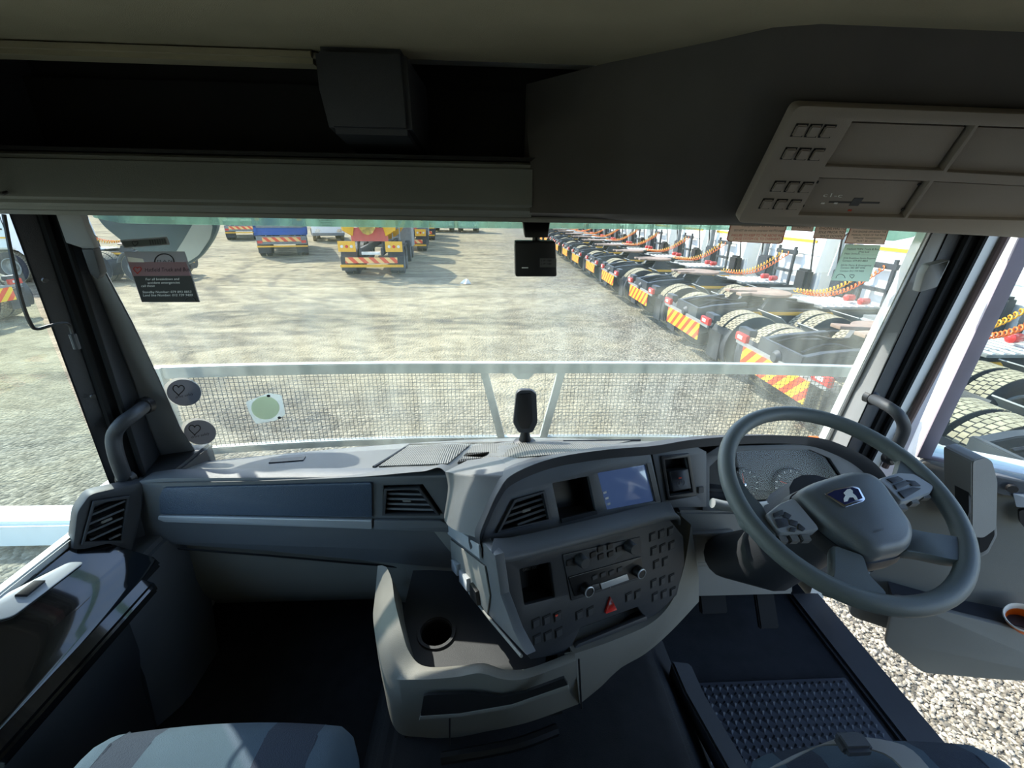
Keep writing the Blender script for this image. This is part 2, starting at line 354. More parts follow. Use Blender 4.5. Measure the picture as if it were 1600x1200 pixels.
# loose stones beside the open door (too small to pick apart)
N = 20000
ico = bmesh.new(); bmesh.ops.create_icosphere(ico, subdivisions=1, radius=1); iv = np.array([v.co[:] for v in ico.verts]); fi = np.array([[v.index for v in f.verts] for f in ico.faces]); ico.free()
px_ = np.random.uniform(1.35, 3.55, N); py_ = np.random.uniform(.2, 2.9, N); sc = np.random.uniform(.006, .016, N)
VV = np.zeros((N, len(iv), 3))
for i in range(N):
    a = random.random()*6.28; ca, sa = math.cos(a), math.sin(a)
    v = iv*np.random.uniform(.75, 1.2, iv.shape)*np.array([1.25, .85, .62])*sc[i]
    VV[i] = np.stack([v[:, 0]*ca-v[:, 1]*sa+px_[i], v[:, 0]*sa+v[:, 1]*ca+py_[i], v[:, 2]+sc[i]*.3], 1)
FF = (fi[None]+np.arange(N)[:, None, None]*len(iv)).reshape(-1, 3)
def stone_mat():
    m = mat('loose_stone', (190, 178, 152), .9); t = m.node_tree; gi = t.nodes.new('ShaderNodeNewGeometry'); b = t.nodes['Principled BSDF']
    r = t.nodes.new('ShaderNodeValToRGB'); r.color_ramp.elements[0].color = lin((96, 89, 74)); r.color_ramp.elements[1].color = lin((186, 175, 150))
    t.links.new(gi.outputs['Random Per Island'], r.inputs[0]); t.links.new(r.outputs[0], b.inputs['Base Color']); return m
mk('loose_gravel', VV.reshape(-1, 3), FF.tolist(), stone_mat(), smooth=0, label='bright loose beige gravel stones below the open driver door', cat='gravel', kind='stuff')

FZ = 1.28   # cab floor
fl = empty('floor', (0, .2, FZ)); tag(fl, 'dark carpeted cab floor with raised engine tunnel', kind='structure')
MB().bb(-1.16, 1.1, -1.0, 1.5, FZ-.06, FZ).mk('floor_pan', M['carpet'], fl)
MB().prism([(-.46, -1, FZ), (-.40, -1, 1.44), (-.36, -1, 1.47), (.30, -1, 1.47), (.36, -1, 1.44), (.47, -1, FZ)], (0, 2.5, 0)).mk('engine_tunnel', M['carpet'], fl, bevel=.015)
e = MB(); q = [at(1063, 1035, z=1.44), at(1085, 1085, z=1.42), at(1160, 1215, z=1.42), at(1200, 1330, z=1.42)]
e.loft([[p+np.array(d) for d in ((-.03, 0, .012), (.03, 0, .0), (.034, 0, -.10), (-.03, 0, -.05))] for p in q]).mk('tunnel_edge_trim', M['dark'], fl, bevel=.006)
wf = empty('wall_front', (0, 1.36, FZ)); tag(wf, 'dark lower front bulkhead of the cab below the dashboard', kind='structure')
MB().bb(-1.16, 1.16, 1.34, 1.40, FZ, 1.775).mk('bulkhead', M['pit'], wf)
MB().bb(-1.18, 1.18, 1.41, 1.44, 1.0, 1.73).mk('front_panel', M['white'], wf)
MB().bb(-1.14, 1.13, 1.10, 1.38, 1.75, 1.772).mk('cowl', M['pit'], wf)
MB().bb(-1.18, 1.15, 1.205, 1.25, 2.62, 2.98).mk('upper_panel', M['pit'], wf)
MB().bb(-1.2, -1.14, 1.0, 1.2, 1.0, 1.92).mk('corner_panel', M['white'], wf)
MB().bb(-1.2, -1.14, 1.2, 1.44, 1.0, 1.73).mk('corner_panel', M['white'], wf)
MB().bb(1.13, 1.19, 1.22, 1.44, 1.0, 1.75).mk('corner_panel', M['white'], wf)
tag(MB().bb(-1.18, 1.18, -1.06, -1.0, 1.2, 2.95).mk('wall_back', M['lining']), 'pale padded rear wall of the cab', kind='structure')
ce = empty('ceiling', (0, 0, 2.9)); tag(ce, 'beige fabric roof lining of the cab', kind='structure')
MB().bb(-1.18, 1.18, -1.0, 1.0, 2.905, 2.95).mk('roof_lining', M['lining'], ce, bevel=.01)
MB().bb(-1.2, 1.2, -1.05, 1.22, 2.95, 3.0).mk('roof_skin', M['white'], ce, bevel=.02)
MB().bb(-1.14, -.43, .95, 1.0, 2.885, 2.91).mk('front_lip', M['lining'], ce, bevel=.008)

# overhead shelf along the windscreen
oh = empty('overhead_shelf', (0, 1.0, 2.63)); tag(oh, 'dark grey overhead shelf above the windscreen with open compartments', 'shelf')
def xprof(prof, x0, x1): return MB().prism([(x0, y, z) for y, z in prof], (x1-x0, 0, 0))
xprof([(.985, 2.628), (.955, 2.634), (.945, 2.65), (.965, 2.728), (.985, 2.738), (1.12, 2.73), (1.12, 2.628)], -1.16, -.03).mk('header_panel', M['header'], oh, bevel=.006)
xprof([(.975, 2.625), (.962, 2.623), (.962, 2.633), (.975, 2.635)], -1.16, 1.16).mk('edge_strip', M['mid'], oh, bevel=.002)
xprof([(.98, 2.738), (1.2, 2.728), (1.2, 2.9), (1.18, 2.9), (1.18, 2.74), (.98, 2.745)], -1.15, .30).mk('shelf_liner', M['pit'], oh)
dv = [(-.425, .93), (-.272, .93)]
MB().loft([[(-.425, .925, 2.905), (-.268, .925, 2.905), (-.262, 1.16, 2.905), (-.425, 1.16, 2.905)], [(-.424, .92, 2.84), (-.265, .92, 2.84), (-.26, 1.16, 2.84), (-.424, 1.16, 2.84)], [(-.418, .935, 2.775), (-.266, .935, 2.775), (-.26, 1.16, 2.74), (-.418, 1.16, 2.74)]]).mk('divider', M['dark'], oh, bevel=.01)
PO = Pl((.36, .9, 2.640), (0, -.19, -.115))
# right-hand housing with the flush console
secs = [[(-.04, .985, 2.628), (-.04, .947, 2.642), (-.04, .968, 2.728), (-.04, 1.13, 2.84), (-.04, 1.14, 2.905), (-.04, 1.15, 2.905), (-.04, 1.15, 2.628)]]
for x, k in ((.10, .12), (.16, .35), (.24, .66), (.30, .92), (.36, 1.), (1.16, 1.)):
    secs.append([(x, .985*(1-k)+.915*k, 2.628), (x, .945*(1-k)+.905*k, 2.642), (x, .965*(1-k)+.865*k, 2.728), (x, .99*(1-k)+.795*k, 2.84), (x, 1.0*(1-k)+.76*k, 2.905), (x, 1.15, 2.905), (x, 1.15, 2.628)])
MB().loft(secs).mk('console_housing', mat('housing_shade_plastic', (84, 80, 77), .65, bump=.25, bscale=700), oh, smooth=60)  # colour darkened to carry the shade over the overhead centre
oc = [(1146, 338), (1236, 156), (1760, 176), (1760, 372)]
ho = []
def quad(a, b, c, d): return [a, b, c, d]
tr = [quad((1322, 181), (1510, 188), (1462, 257), (1281, 250)), quad((1516, 188), (1720, 196), (1668, 270), (1468, 259)), quad((1272, 268), (1441, 274), (1404, 330), (1240, 326)), quad((1448, 274), (1640, 284), (1600, 335), (1408, 331))]
pan = plate('overhead_panel', PO, oc, M['console'], oh, holes=tr, t=.022, off=.0, r=.012, bev=.002)
for i, h in enumerate(tr):
    uvs = [np.array(PO.uv(*p)) for p in h]; c = sum(uvs)/4
    plate_uv('tray_shade', PO, [c+(p-c)*1.02 for p in uvs], [], M['pit'], oh, t=.002, off=.003)  # black plate painted as the shadow round each recessed tray
    plate_uv('blank_tray', PO, [c+(p-c)*.955+np.array((0, -.004)) for p in uvs], [], M['console'], oh, t=.006, off=.0055, bev=.001)
uvs = [np.array(PO.uv(*p)) for p in tr[2]]
for px_, py_ in ((1272, 279), (1430, 282), (1250, 316), (1405, 321)): pbox('screw', PO, px_, py_, .004, .004, .002, M['pit'], pan, off=.0117, bevel=0)
pbox('tray_print', PO, 1333, 310, .018, .016, .0008, M['dark'], pan, off=.0117, bevel=0)
for px_, c in ((1281, 'inkw'), (1301, 'inkw'), (1323, 'inkred')): pbox('tray_mark', PO, px_, 312 if c == 'inkw' else 323, .007, .003, .0008, M[c], pan, off=.0119, bevel=0)
pbox('tray_slot', PO, 1330, 311, .10, .003, .0008, M['black'], pan, off=.0116, bevel=0)
text_on('c1-c', PO, (1281, 302), (1310, 303), 6, M['inkw'], pan, off=.0125, slant=-.4)
for rows in (((1240, 194), (1224, 230)), ((1208, 281), (1190, 308))):
    for rx, ry in rows:
        for k in range(3): pbox('switch', PO, rx+k*21.5, ry+k*.8, .0185, .0175, .005, M['console'], pan, off=.0215, bevel=.002); pbox('switch_gap', PO, rx+k*21.5, ry+k*.8, .0205, .0205, .0008, M['pit'], pan, off=.0219, bevel=0)
pbox('vent_badge', Pl((.1, .95, 2.7), (0, -1, -.25)), 1131, 235, .03, .014, .004, M['black'], oh, off=.03)
tag(MB().tube(catmull([at(-6, 302, y=.935), at(4, 302, y=.935), at(10, 300, y=.945)], 4), .003, 6).mk('hook', M['black'], oh))

# ---- windscreen
PW = Pl((0, 1.22, 1.88), (0, -.77, -.12))
plate_uv('window_1', PW, [(-1.09, -.06), (1.09, -.06), (1.06, .80), (-1.06, .80)], [], M['glassw'], None, t=.005, off=-.005, label='wide dusty windscreen of the truck cab', kind='structure')
mk('window_seal', *(lambda mb: (mb.V, mb.F))(MB().tube([PW.w(-1.075, .8, .004), PW.w(-1.055, .2, .004), PW.w(-1.03, .05, .006), PW.w(-.98, .0, .006)], .006, 6)), M['seal'], bpy.data.objects['window_1'])
PV = Pl((0, 1.34, 2.6), (0, -.95, .3))
vis = [(120, 300), (1520, 318), (1440, 354), (1425, 371), (1395, 377), (1365, 374), (1340, 364), (1230, 360), (820, 357), (560, 355), (300, 351), (190, 349), (150, 341)]
sv = plate('exterior_sun_visor', PV, vis, M['visor'], None, t=.006, label='translucent green sun visor strip outside along the windscreen top', cat='sun visor')
for xx in (-.7, 0, .7): MB().cyl((xx, 1.252, 2.78), (xx, 1.40, 2.76), .012, 8).mk('bracket', M['black'], sv)

# ---- A pillars
def pillar(name, bands, parent, thick):
    """bands: list of (part, material, edgeA, edgeB) with edges as 3-D polylines"""
    for pn, m, A, B in bands:
        secs = [[a, b, b+thick, a+thick] for a, b in zip(A, B)]
        MB().loft(secs).mk(pn, m, parent, bevel=.004, smooth=50)
def pol(pts, **k): return [at(px, py, **(kk if isinstance(kk, dict) else k)) for px, py, *kk_ in pts for kk in [kk_[0] if kk_ else k]]
t1 = empty('trim_1', (-1.08, 1.1, 1.9)); tag(t1, 'dark left windscreen pillar with grey inner trim', kind='structure')
wl = PW.off(.015)
E4 = [wl.P(116, 300), wl.P(133, 331), wl.P(165, 424), wl.P(208, 505), wl.P(248, 590), wl.P(285, 675), wl.P(318, 724), wl.P(340, 760)]
E3b = [wl.P(92, 300), wl.P(108, 331), wl.P(140, 424), wl.P(172, 505), wl.P(205, 590), wl.P(235, 675), wl.P(262, 740), wl.P(275, 780)]
ys_ = [300, 331, 424, 505, 590, 675, 735, 790]
def line(x0, y0, x1, y1): return lambda y: x0+(x1-x0)*(y-y0)/(y1-y0)
l0, l1, l2, l3 = line(-14, 345, 152, 765), line(14, 335, 172, 760), line(66, 330, 205, 755), line(92, 330, 228, 748)
E0 = [at(l0(y), y, x=-1.16) for y in ys_]; E1 = [at(l1(y), y, x=-1.13) for y in ys_]
E2 = [at(l2(y), y, x=-1.11) for y in ys_]; E3 = [at(l3(y), y, x=-1.085) for y in ys_]
th = np.array([-.05, .06, 0])
pillar('trim_1', [('door_frame', M['pillar_dark'], E1, E2), ('seal', M['seal'], E2, E3), ('dark_trim', M['pillar_dark'], E3, E3b), ('inner_trim', M['pillar'], E3b, E4)], t1, th)
MB().tube([p+np.array([.004, -.006, 0]) for p in E2], .009, 6).mk('seal_bead', M['seal'], t1)
MB().tube([p+np.array([.004, -.008, 0]) for p in E3], .006, 6).mk('seal_bead', M['seal'], t1)
w2 = wl.off(.012)
plate('pillar_cap', w2, [(112, 300), (133, 331), (157, 386), (140, 386), (112, 377), (96, 331), (86, 300)], M['pillar'], t1, t=.016, r=.003, bev=.002)
plate('pillar_clip', w2, [(139, 386), (157, 386), (168, 424), (163, 432), (152, 424)], M['dark'], t1, t=.022, bev=.002)
for px_, py_ in ((70, 438), (145, 619)): MB().lathe([(.006, 0), (.005, .004)], at(px_, py_, x=-1.1), (1, -.5, 0), 12).mk('trim_clip', M['black'], t1)
# grab handles
def grab(name, px, depth, r, label):
    P = [at(a, b, **d) for (a, b), d in zip(px, depth)]
    hd = empty(name, P[0]); tag(hd, label, 'grab handle', 'pillar grab handles')
    C = catmull(P, 6); MB().tube(C, [r*(.75 if i in (0, len(C)-1) else 1) for i in range(len(C))], 12).mk('grip', M['dark'], hd, smooth=60)
    for p in (P[0], P[-1]): MB().lathe([(r*1.35, -.012), (r*1.35, .006), (r*.9, .012)], p, (0, -1, .1), 14).mk('mount', M['black'], hd)
grab('grab_handle', [(226, 634), (210, 647), (190, 662), (178, 682), (182, 712), (196, 750)], [dict(y=1.12), dict(y=1.06), dict(y=1.03), dict(y=1.02), dict(y=1.01), dict(y=1.02)], .017, 'curved dark grab handle on the left windscreen pillar')
grab('grab_handle', [(1362, 622), (1382, 632), (1402, 646), (1412, 664), (1408, 684), (1392, 716)], [dict(y=1.11), dict(y=1.04), dict(y=1.0), dict(y=.99), dict(y=1.0), dict(y=1.05)], .015, 'curved dark grab handle on the right pillar behind the steering wheel')
# hanging cable / aerial on the left pillar
ab = empty('aerial_cable', at(22, 345, x=-1.09)); tag(ab, 'thin black cable with a plug taped to the left pillar', 'cable')
MB().tube(catmull([at(*p, x=-1.075) for p in ((6, 335), (18, 400), (34, 470), (48, 506), (58, 514), (78, 509), (98, 505), (108, 508), (113, 522))], 5), .0035, 6).mk('cord', M['black'], ab)
MB().cyl(at(113, 522, x=-1.075), at(121, 545, x=-1.075), .007, 10).mk('plug', M['dark'], ab)

t2 = empty('trim_2', (1.08, 1.1, 1.9)); tag(t2, 'grey right windscreen pillar with rubber seals', kind='structure')
ysr = [320, 360, 440, 520, 600, 690, 760]
def lr(x0, x1): return line(x0, 360, x1, 690)
wr = PW.off(.015)
r0, r1, r2, r3, r4 = lr(1450, 1288), lr(1457, 1296), lr(1482, 1328), lr(1514, 1352), lr(1540, 1372)
A0 = [wr.P(r0(y), y) for y in ysr]; A1 = [wr.P(r1(y), y) for y in ysr]; A2 = [at(r2(y), y, y=1.1) for y in ysr]; A3 = [at(r3(y), y, x=1.08) for y in ysr]; A4 = [at(r4(y), y, x=1.12) for y in ysr]
th2 = np.array([.04, .07, 0])
pillar('trim_2', [('glass_edge', M['white'], A0, A1), ('inner_trim', M['pillar'], A1, A2), ('dark_trim', M['pillar_dark'], A2, A3), ('seal', M['seal'], A3, A4)], t2, th2)
MB().tube([p+np.array([-.004, -.008, 0]) for p in A3], .008, 6).mk('seal_bead', M['seal'], t2)
MB().tube([p+np.array([-.004, -.008, 0]) for p in A4], .008, 6).mk('seal_bead', M['seal'], t2)
# body jamb behind the seal, white painted, seen because the driver door stands open
J1 = [at(lr(1544, 1376)(y), y, x=1.15) for y in ysr]; J2 = [at(lr(1572, 1398)(y), y, x=1.20) for y in ysr]
pillar('trim_2', [('door_jamb', M['white'], J1, J2)], t2, np.array([-.02, .03, 0]))
plate('pillar_clip', Pl(at(1440, 430, y=1.07), (-.25, -1, 0)), [(1440, 412), (1472, 404), (1452, 446), (1424, 454), (1432, 425)], M['pillar'], t2, t=.03, r=.004, bev=.003)

# ---- left door (shut)
d1 = empty('door_1', (-1.1, .4, 1.3)); tag(d1, 'closed passenger door with glossy black sill trim and window switch', kind='structure')
MB().bb(-1.20, -1.15, -.9, 1.0, 1.05, 1.87).mk('door_skin', M['white'], d1, bevel=.01)
# inner panel, swept along y
def yprof(prof, ys): return MB().loft([[(x, y, z) for x, z in prof(y)] for y in ys])
yprof(lambda y: [(-1.16, 1.87), (-1.13, 1.875), (-1.115, 1.85), (-1.05, 1.815), (-1.0, 1.79), (-.985, 1.74), (-.99, 1.62), (-1.02, 1.5), (-1.04, FZ), (-1.16, FZ)], [-.9, .3, .62, .80]).mk('door_panel', M['dark'], d1, bevel=.008, smooth=60)
yprof(lambda y: [(-1.13, 1.88), (-1.112, 1.862), (-1.046, 1.827), (-.992, 1.80), (-.978, 1.775), (-.99, 1.76), (-1.13, 1.80)], [-.2, .4, .72, .92]).mk('sill_trim', M['gloss'], d1, bevel=.006, smooth=60)
PS = Pl((-1.08, .7, 1.846), (.469, 0, .883)); PS.e1 = np.array([0, -1., 0]); PS.e2 = np.cross(PS.n, PS.e1)
sp_ = plate('switch_plate', PS, [(108, 880), (132, 880), (20, 965), (-60, 985), (-60, 965)], M['silver'], d1, t=.004, off=.001, r=.01, bev=.001)
plate('window_switch', PS, [(52, 912), (70, 912), (42, 935), (22, 935)], M['black'], sp_, t=.008, off=.004, bev=.001)
yprof(lambda y: [(-.985, 1.79), (-.955, 1.772), (-.95, 1.75), (-.985, 1.73)], [-.2, .45, .78, .86]).mk('pull_handle', M['gloss'], d1, bevel=.006)
MB().bb(-1.165, -1.14, -.9, 1.0, 1.868, 1.89).mk('window_channel', M['white'], d1, bevel=.004)
w2_ = mk('window_2', [(-1.15, -.9, 1.88), (-1.15, 1.04, 1.88), (-1.15, 1.02, 2.75), (-1.15, -.9, 2.75), (-1.146, -.9, 1.88), (-1.146, 1.04, 1.88), (-1.146, 1.02, 2.75), (-1.146, -.9, 2.75)], [(0, 1, 2, 3), (4, 7, 6, 5), (0, 4, 5, 1), (3, 2, 6, 7), (0, 3, 7, 4), (1, 5, 6, 2)], M['glasss'], smooth=0, label='green tinted passenger side window', kind='structure')
tag(MB().bb(-1.19, -1.14, -.95, 1.25, 2.66, 2.95).mk('wall_left', M['dark']), 'dark upper side of the cab above the passenger window', kind='structure')
tag(MB().bb(1.14, 1.19, -1.0, 1.25, 2.66, 2.95).mk('wall_right', M['dark']), 'dark upper side of the cab above the driver door opening', kind='structure')
tag(MB().bb(1.06, 1.18, -1.0, -.25, 1.2, 2.7).mk('wall_right', M['dark']), 'dark side wall behind the driver door opening', kind='structure')
MB().bb(1.02, 1.14, -.3, 1.2, FZ-.05, FZ+.02).mk('door_sill', M['dark'], fl, bevel=.01)

# ================================================================== DASHBOARD
da = empty('dashboard', (0, 1.1, 1.6)); tag(da, 'dark grey truck dashboard spanning the cab below the windscreen', 'dashboard')
PU = Pl(at(800, 745, y=.82), (math.sin(R(26))*math.cos(R(25)), -math.cos(R(26))*math.cos(R(25)), math.sin(R(25))))
PF = Pl((-1.03, 1.0, 1.9), (-.065, -1, .05))
# top surface: front edge polyline and matching back edge
front = [(-1.08, 1.02, 1.955), (-.98, .995, 1.972), (-.72, .978, 1.985), (-.46, .962, 2.005), (-.30, .952, 2.025), (-.235, .935, 2.035)]
hoodP = [PU.w(*PU.uv(*p)) for p in ((745, 838), (757, 806), (775, 768), (797, 743), (857, 719), (935, 706), (1016, 699))]
hood2 = [at(1080, 689, y=1.015), at(1177, 683, y=1.035), at(1262, 686, y=1.04), at(1307, 699, y=1.03), at(1350, 722, y=1.01), at(1375, 752, y=.99)]
fr = front+hoodP+hood2+[np.array((.98, 1.0, 1.88)), np.array((1.1, 1.03, 1.86))]
fr = catmull(fr, 8)
topv = []; K = 17
for p in fr:
    bx = np.clip(p[0]*1.03, -1.1, 1.1); b = np.array([bx, 1.30-.10*bx*bx, 1.909+.018*max(0, 1-abs(bx)/.8)]); row = []
    for k in range(K):
        t = k/(K-1); q = p*(1-t)+b*t; q = q+np.array([0, 0, (.004+.026*max(0, 1-abs(p[0]+.05)/.35))*math.sin(math.pi*t)*(1-t)**.6]); row.append(q)
    topv.append(row)
secs = [row+[row[-1]-np.array([0, 0, .12]), row[0]-np.array([0, -.06, .045])] for row in topv]
MB().loft(secs).mk('dash_top', M['dash_top'], da, smooth=70)
# hood rim (textured lip) along the driver cluster
rim = [PU.w(*PU.uv(*p)) for p in ((748, 858), (745, 838), (757, 806), (775, 768), (797, 743), (857, 719), (935, 706), (1016, 699))]+hood2+[at(1380, 790, y=.97)]
rc = catmull(rim, 6)
MB().loft([[p+PU.n*.018+np.array([0, 0, .006]), p+PU.n*.018-np.array([0, 0, .02]), p-PU.n*.05-np.array([0, 0, .02]), p-PU.n*.05+np.array([0, 0, .008])] for p in rc]).mk('hood_rim', M['dark'], da, bevel=.006, smooth=60)
# lit side cheek left of the centre stack
ck = []
for a, b in zip(catmull([(-.235, .935, 2.035), at(700, 760, y=.925), at(697, 785, y=.91), at(694, 803, y=.90)], 4), catmull([hoodP[3], hoodP[2], hoodP[1], hoodP[0]-np.array([0, 0, .004])], 4)):
    a = np.array(a, float); b = np.array(b, float); row = [a*(1-t)+b*t+np.array([-.02, -.02, .012])*math.sin(math.pi*t) for t in np.linspace(0, 1, 8)]; ck.append(row)
MB().loft([r_+[r_[-1]+np.array([.05, .15, -.03]), r_[0]+np.array([.05, .1, -.03])] for r_ in ck]).mk('stack_cheek', M['dash_top'], da, smooth=70)
# speaker-grille trays on the dash top
for (a, b) in (((640, 694), (800, 694)), ((842, 693), (1000, 690))):
    pass
TV = np.array([q for row in topv for q in row])
def topz(x, y):
    d = (TV[:, 0]-x)**2+(TV[:, 1]-y)**2; i = np.argsort(d)[:6]; w = 1/(d[i]+1e-6); return float((TV[i, 2]*w).sum()/w.sum())
def on_top(px, py, lift=.002):
    z = 1.99
    for _ in range(6):
        p = at(px, py, z=z); z = topz(p[0], p[1])
    return at(px, py, z=z)+np.array([0, 0, lift])
def top_patch(name, px4, m, parent, lift, th=.006, n=7):
    a, b, c, d = [np.array(p, float) for p in px4]; V = []; 
    for i in range(n):
        for j in range(n):
            s, t = i/(n-1), j/(n-1); p = (a*(1-s)+b*s)*(1-t)+(d*(1-s)+c*s)*t; V.append(on_top(p[0], p[1], lift))
    X = np.array(V)
    Fs = [(i*n+j, (i+1)*n+j, (i+1)*n+j+1, i*n+j+1) for i in range(n-1) for j in range(n-1)]
    nv = len(X); B = X-np.array([0, 0, th]); rim_ = [i*n for i in range(n)]+[(n-1)*n+j for j in range(1, n)]+[i*n+n-1 for i in range(n-2, -1, -1)]+[j for j in range(n-2, 0, -1)]
    Fs += [(rim_[k], rim_[(k+1) % len(rim_)], rim_[(k+1) % len(rim_)]+nv, rim_[k]+nv) for k in range(len(rim_))]
    return mk(name, np.vstack([X, B]), Fs, m, parent, smooth=40)
def ribbed(name):
    m = mat(name, (106, 106, 102), .6); t = m.node_tree; w = t.nodes.new('ShaderNodeTexWave'); w.inputs['Scale'].default_value = 55; w.bands_direction = 'X'
    tc = t.nodes['Texture Coordinate'] if 'Texture Coordinate' in t.nodes else t.nodes.new('ShaderNodeTexCoord'); t.links.new(tc.outputs['Object'], w.inputs['Vector'])
    b = t.nodes.new('ShaderNodeBump'); b.inputs['Distance'].default_value = .003; b.inputs['Strength'].default_value = .8; t.links.new(w.outputs['Color'], b.inputs['Height']); t.links.new(b.outputs[0], t.nodes['Principled BSDF'].inputs['Normal']); return m
M['rib'] = ribbed('ribbed_tray')
t_ = top_patch('tray_mat', [(640, 697), (735, 695), (700, 726), (592, 730)], M['rib'], da, .004, .004)
top_patch('tray_mat', [(742, 695), (985, 690), (905, 709), (715, 724)], M['rib'], da, .004, .004)
MB().tube([on_top(*p, lift=.003) for p in ((584, 731), (612, 714), (640, 696), (740, 693), (880, 691), (1000, 689))], .004, 6).mk('tray_lip', M['dark'], da)
top_patch('demist_slot', [(425, 718), (478, 714), (474, 720), (420, 724)], M['dark'], da, .003, .004)

# passenger fascia
fa = plate('fascia_box', PF, [(214, 752), (250, 747), (590, 745), (705, 742), (712, 770), (738, 830), (745, 868), (735, 892), (600, 880), (420, 862), (214, 848)], M['dash'], da, t=.05, off=-.05, r=.012, bev=.006, holes=[[(600, 760), (660, 758), (690, 802), (598, 802)]])
plate('glossy_panel', PF, [(258, 760), (582, 752), (583, 806), (253, 801), (251, 775)], M['fascia'], fa, t=.008, r=.008, bev=.003)
plate('silver_strip', PF, [(252, 802), (583, 809), (583, 823), (262, 812), (251, 808)], M['silver'], fa, t=.012, r=.004, bev=.003)
plate('silver_strip', PF, [(586, 809), (690, 810), (706, 818), (706, 828), (586, 824)], M['dash'], fa, t=.012, r=.004, bev=.003)
def vent(pl, hole, parent, nsl, name='air_vent', fr=1.14, depth=.05, m=None, off=0.):
    uv = [np.array(pl.uv(*p)) for p in hole]; c = sum(uv)/len(uv)
    f = plate_uv(name, pl, [c+(p-c)*fr for p in uv], [uv], m or M['dark'], parent, t=.008, off=off, bev=.0006)
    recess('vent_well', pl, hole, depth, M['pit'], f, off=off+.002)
    v0, v1 = min(p[1] for p in uv), max(p[1] for p in uv)
    for k in range(nsl):
        v = v0+(v1-v0)*(k+.6)/nsl; xs = []
        for i in range(len(uv)):
            a, b = uv[i], uv[(i+1) % len(uv)]
            if (a[1]-v)*(b[1]-v) < 0: xs.append(a[0]+(b[0]-a[0])*(v-a[1])/(b[1]-a[1]))
        if len(xs) < 2: continue
        u0, u1 = min(xs), max(xs)
        mb = MB(); mb.loft([[pl.w(u, v+.0035, off-.002), pl.w(u, v-.0005, off+.001), pl.w(u, v-.006, off-.024), pl.w(u, v-.002, off-.024)] for u in (u0, u1)]).mk('slat', M['dash'], f)
    u, v = c; ubox('vane_tab', pl, u, v, .022, .006, .006, M['mid'], f, off=off-.002)
    return f
vent(PF, [(606, 764), (654, 762), (682, 800), (603, 800)], da, 5, off=.001)
# glove compartment front, curving under
gl = MB(); rows = []
for px0, px1, f in ((212, 700, 0),):
    prof = [(1.03, 1.78), (1.015, 1.70), (1.01, 1.62), (1.02, 1.55), (1.05, 1.485), (1.12, 1.45), (1.34, 1.44), (1.34, 1.77), (1.2, 1.82)]
    for i, x in enumerate((-1.06, -1.04, -.98, -.5, -.40, -.3)):
        s = (.14, .06, 0, 0, 0, 0)[i]; rows.append([(x, y+s*.5*(1.8-z)/.3+(.0 if x < -.5 else -.03*(x+.5)/.2), z-.0 if z > 1.6 else z+s) for y, z in prof])
gl.loft(rows).mk('glove_compartment', M['skirt'], da, smooth=60)
MB().tube([at(px, py, y=1.0) for px, py in ((214, 852), (420, 868), (600, 884), (690, 893))], .003, 6).mk('panel_gap', M['black'], da)
# end vents
PLV = Pl((-1.03, 1.0, 1.9), (.80, -.58, .1))
ev = plate('end_cap', PLV, [(140, 772), (226, 752), (222, 800), (206, 868), (112, 864), (120, 800)], M['dark'], da, t=.05, off=-.05, r=.012, bev=.006, holes=[[(145, 783), (200, 775), (190, 846), (128, 848)]])
vent(PLV, [(147, 786), (197, 778), (188, 843), (131, 845)], da, 6, off=.001)
MB().prism([(-1.035, 1.03, 1.955), (-1.0, 1.05, 1.955), (-1.0, 1.25, 1.95), (-1.14, 1.25, 1.93), (-1.14, .93, 1.93)], (0, 0, -.16)).mk('dash_corner', M['dark'], da, bevel=.008)
MB().loft([[(-1.03+s_, .80, z0), (-.985+s_, .88, z0), (-.985+s_, 1.05, z0), (-1.14, 1.1, z0), (-1.14, .80, z0)] for z0, s_ in ((1.80, -.03), (1.72, 0), (1.5, .0), (FZ, -.03))]).mk('kick_panel', M['dash'], da, bevel=.012, smooth=60)

# centre stack: upper panel
hv = [(778, 830), (803, 780), (847, 768), (857, 811)]
hc = [(863, 755), (920, 744), (932, 802), (876, 816)]
hs = [(934, 739), (1009, 726), (1023, 783), (949, 797)]
up_o = [(756, 866), (752, 850), (762, 815), (780, 775), (802, 752), (860, 728), (937, 714), (1016, 706), (1035, 793), (950, 815), (790, 858)]
ul = plate('upper_panel', PU, up_o, M['dash'], da, holes=[hv, hc, hs], t=.010, off=-.010, hr=.004, bev=.0015)
vent(PU, [(780, 828), (804, 782), (846, 770), (855, 810)], da, 5, off=.0)
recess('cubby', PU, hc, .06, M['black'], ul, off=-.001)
plate('cubby_lip', PU, [(876, 810), (931, 797), (932, 803), (877, 817)], M['dark'], ul, t=.01, off=-.006)
def screen_mat():
    m = mat('screen', (58, 68, 88), .10, coat=1., spec=.6); t = m.node_tree; b = t.nodes['Principled BSDF']
    b.inputs['Emission Color'].default_value = lin((90, 120, 180)); b.inputs['Emission Strength'].default_value = .14; return m
scr = plate('touch_screen', PU, [(933, 738), (1010, 725), (1024, 784), (948, 798)], screen_mat(), ul, t=.003, off=-.008)
for i in range(3): pbox('screen_icon', PU, 947+i*3, 770+i*9, .010, .005, .0008, M['inkw'], scr, off=-.0048, bevel=0)
plate('screen_bezel', PU, [(1010, 724), (1016, 723), (1032, 782), (1024, 784)], M['black'], ul, t=.004, off=-.002)
plate('trim_tag', PU, [(756, 843), (765, 840), (766, 856), (757, 862)], M['silver'], ul, t=.004, off=.004)
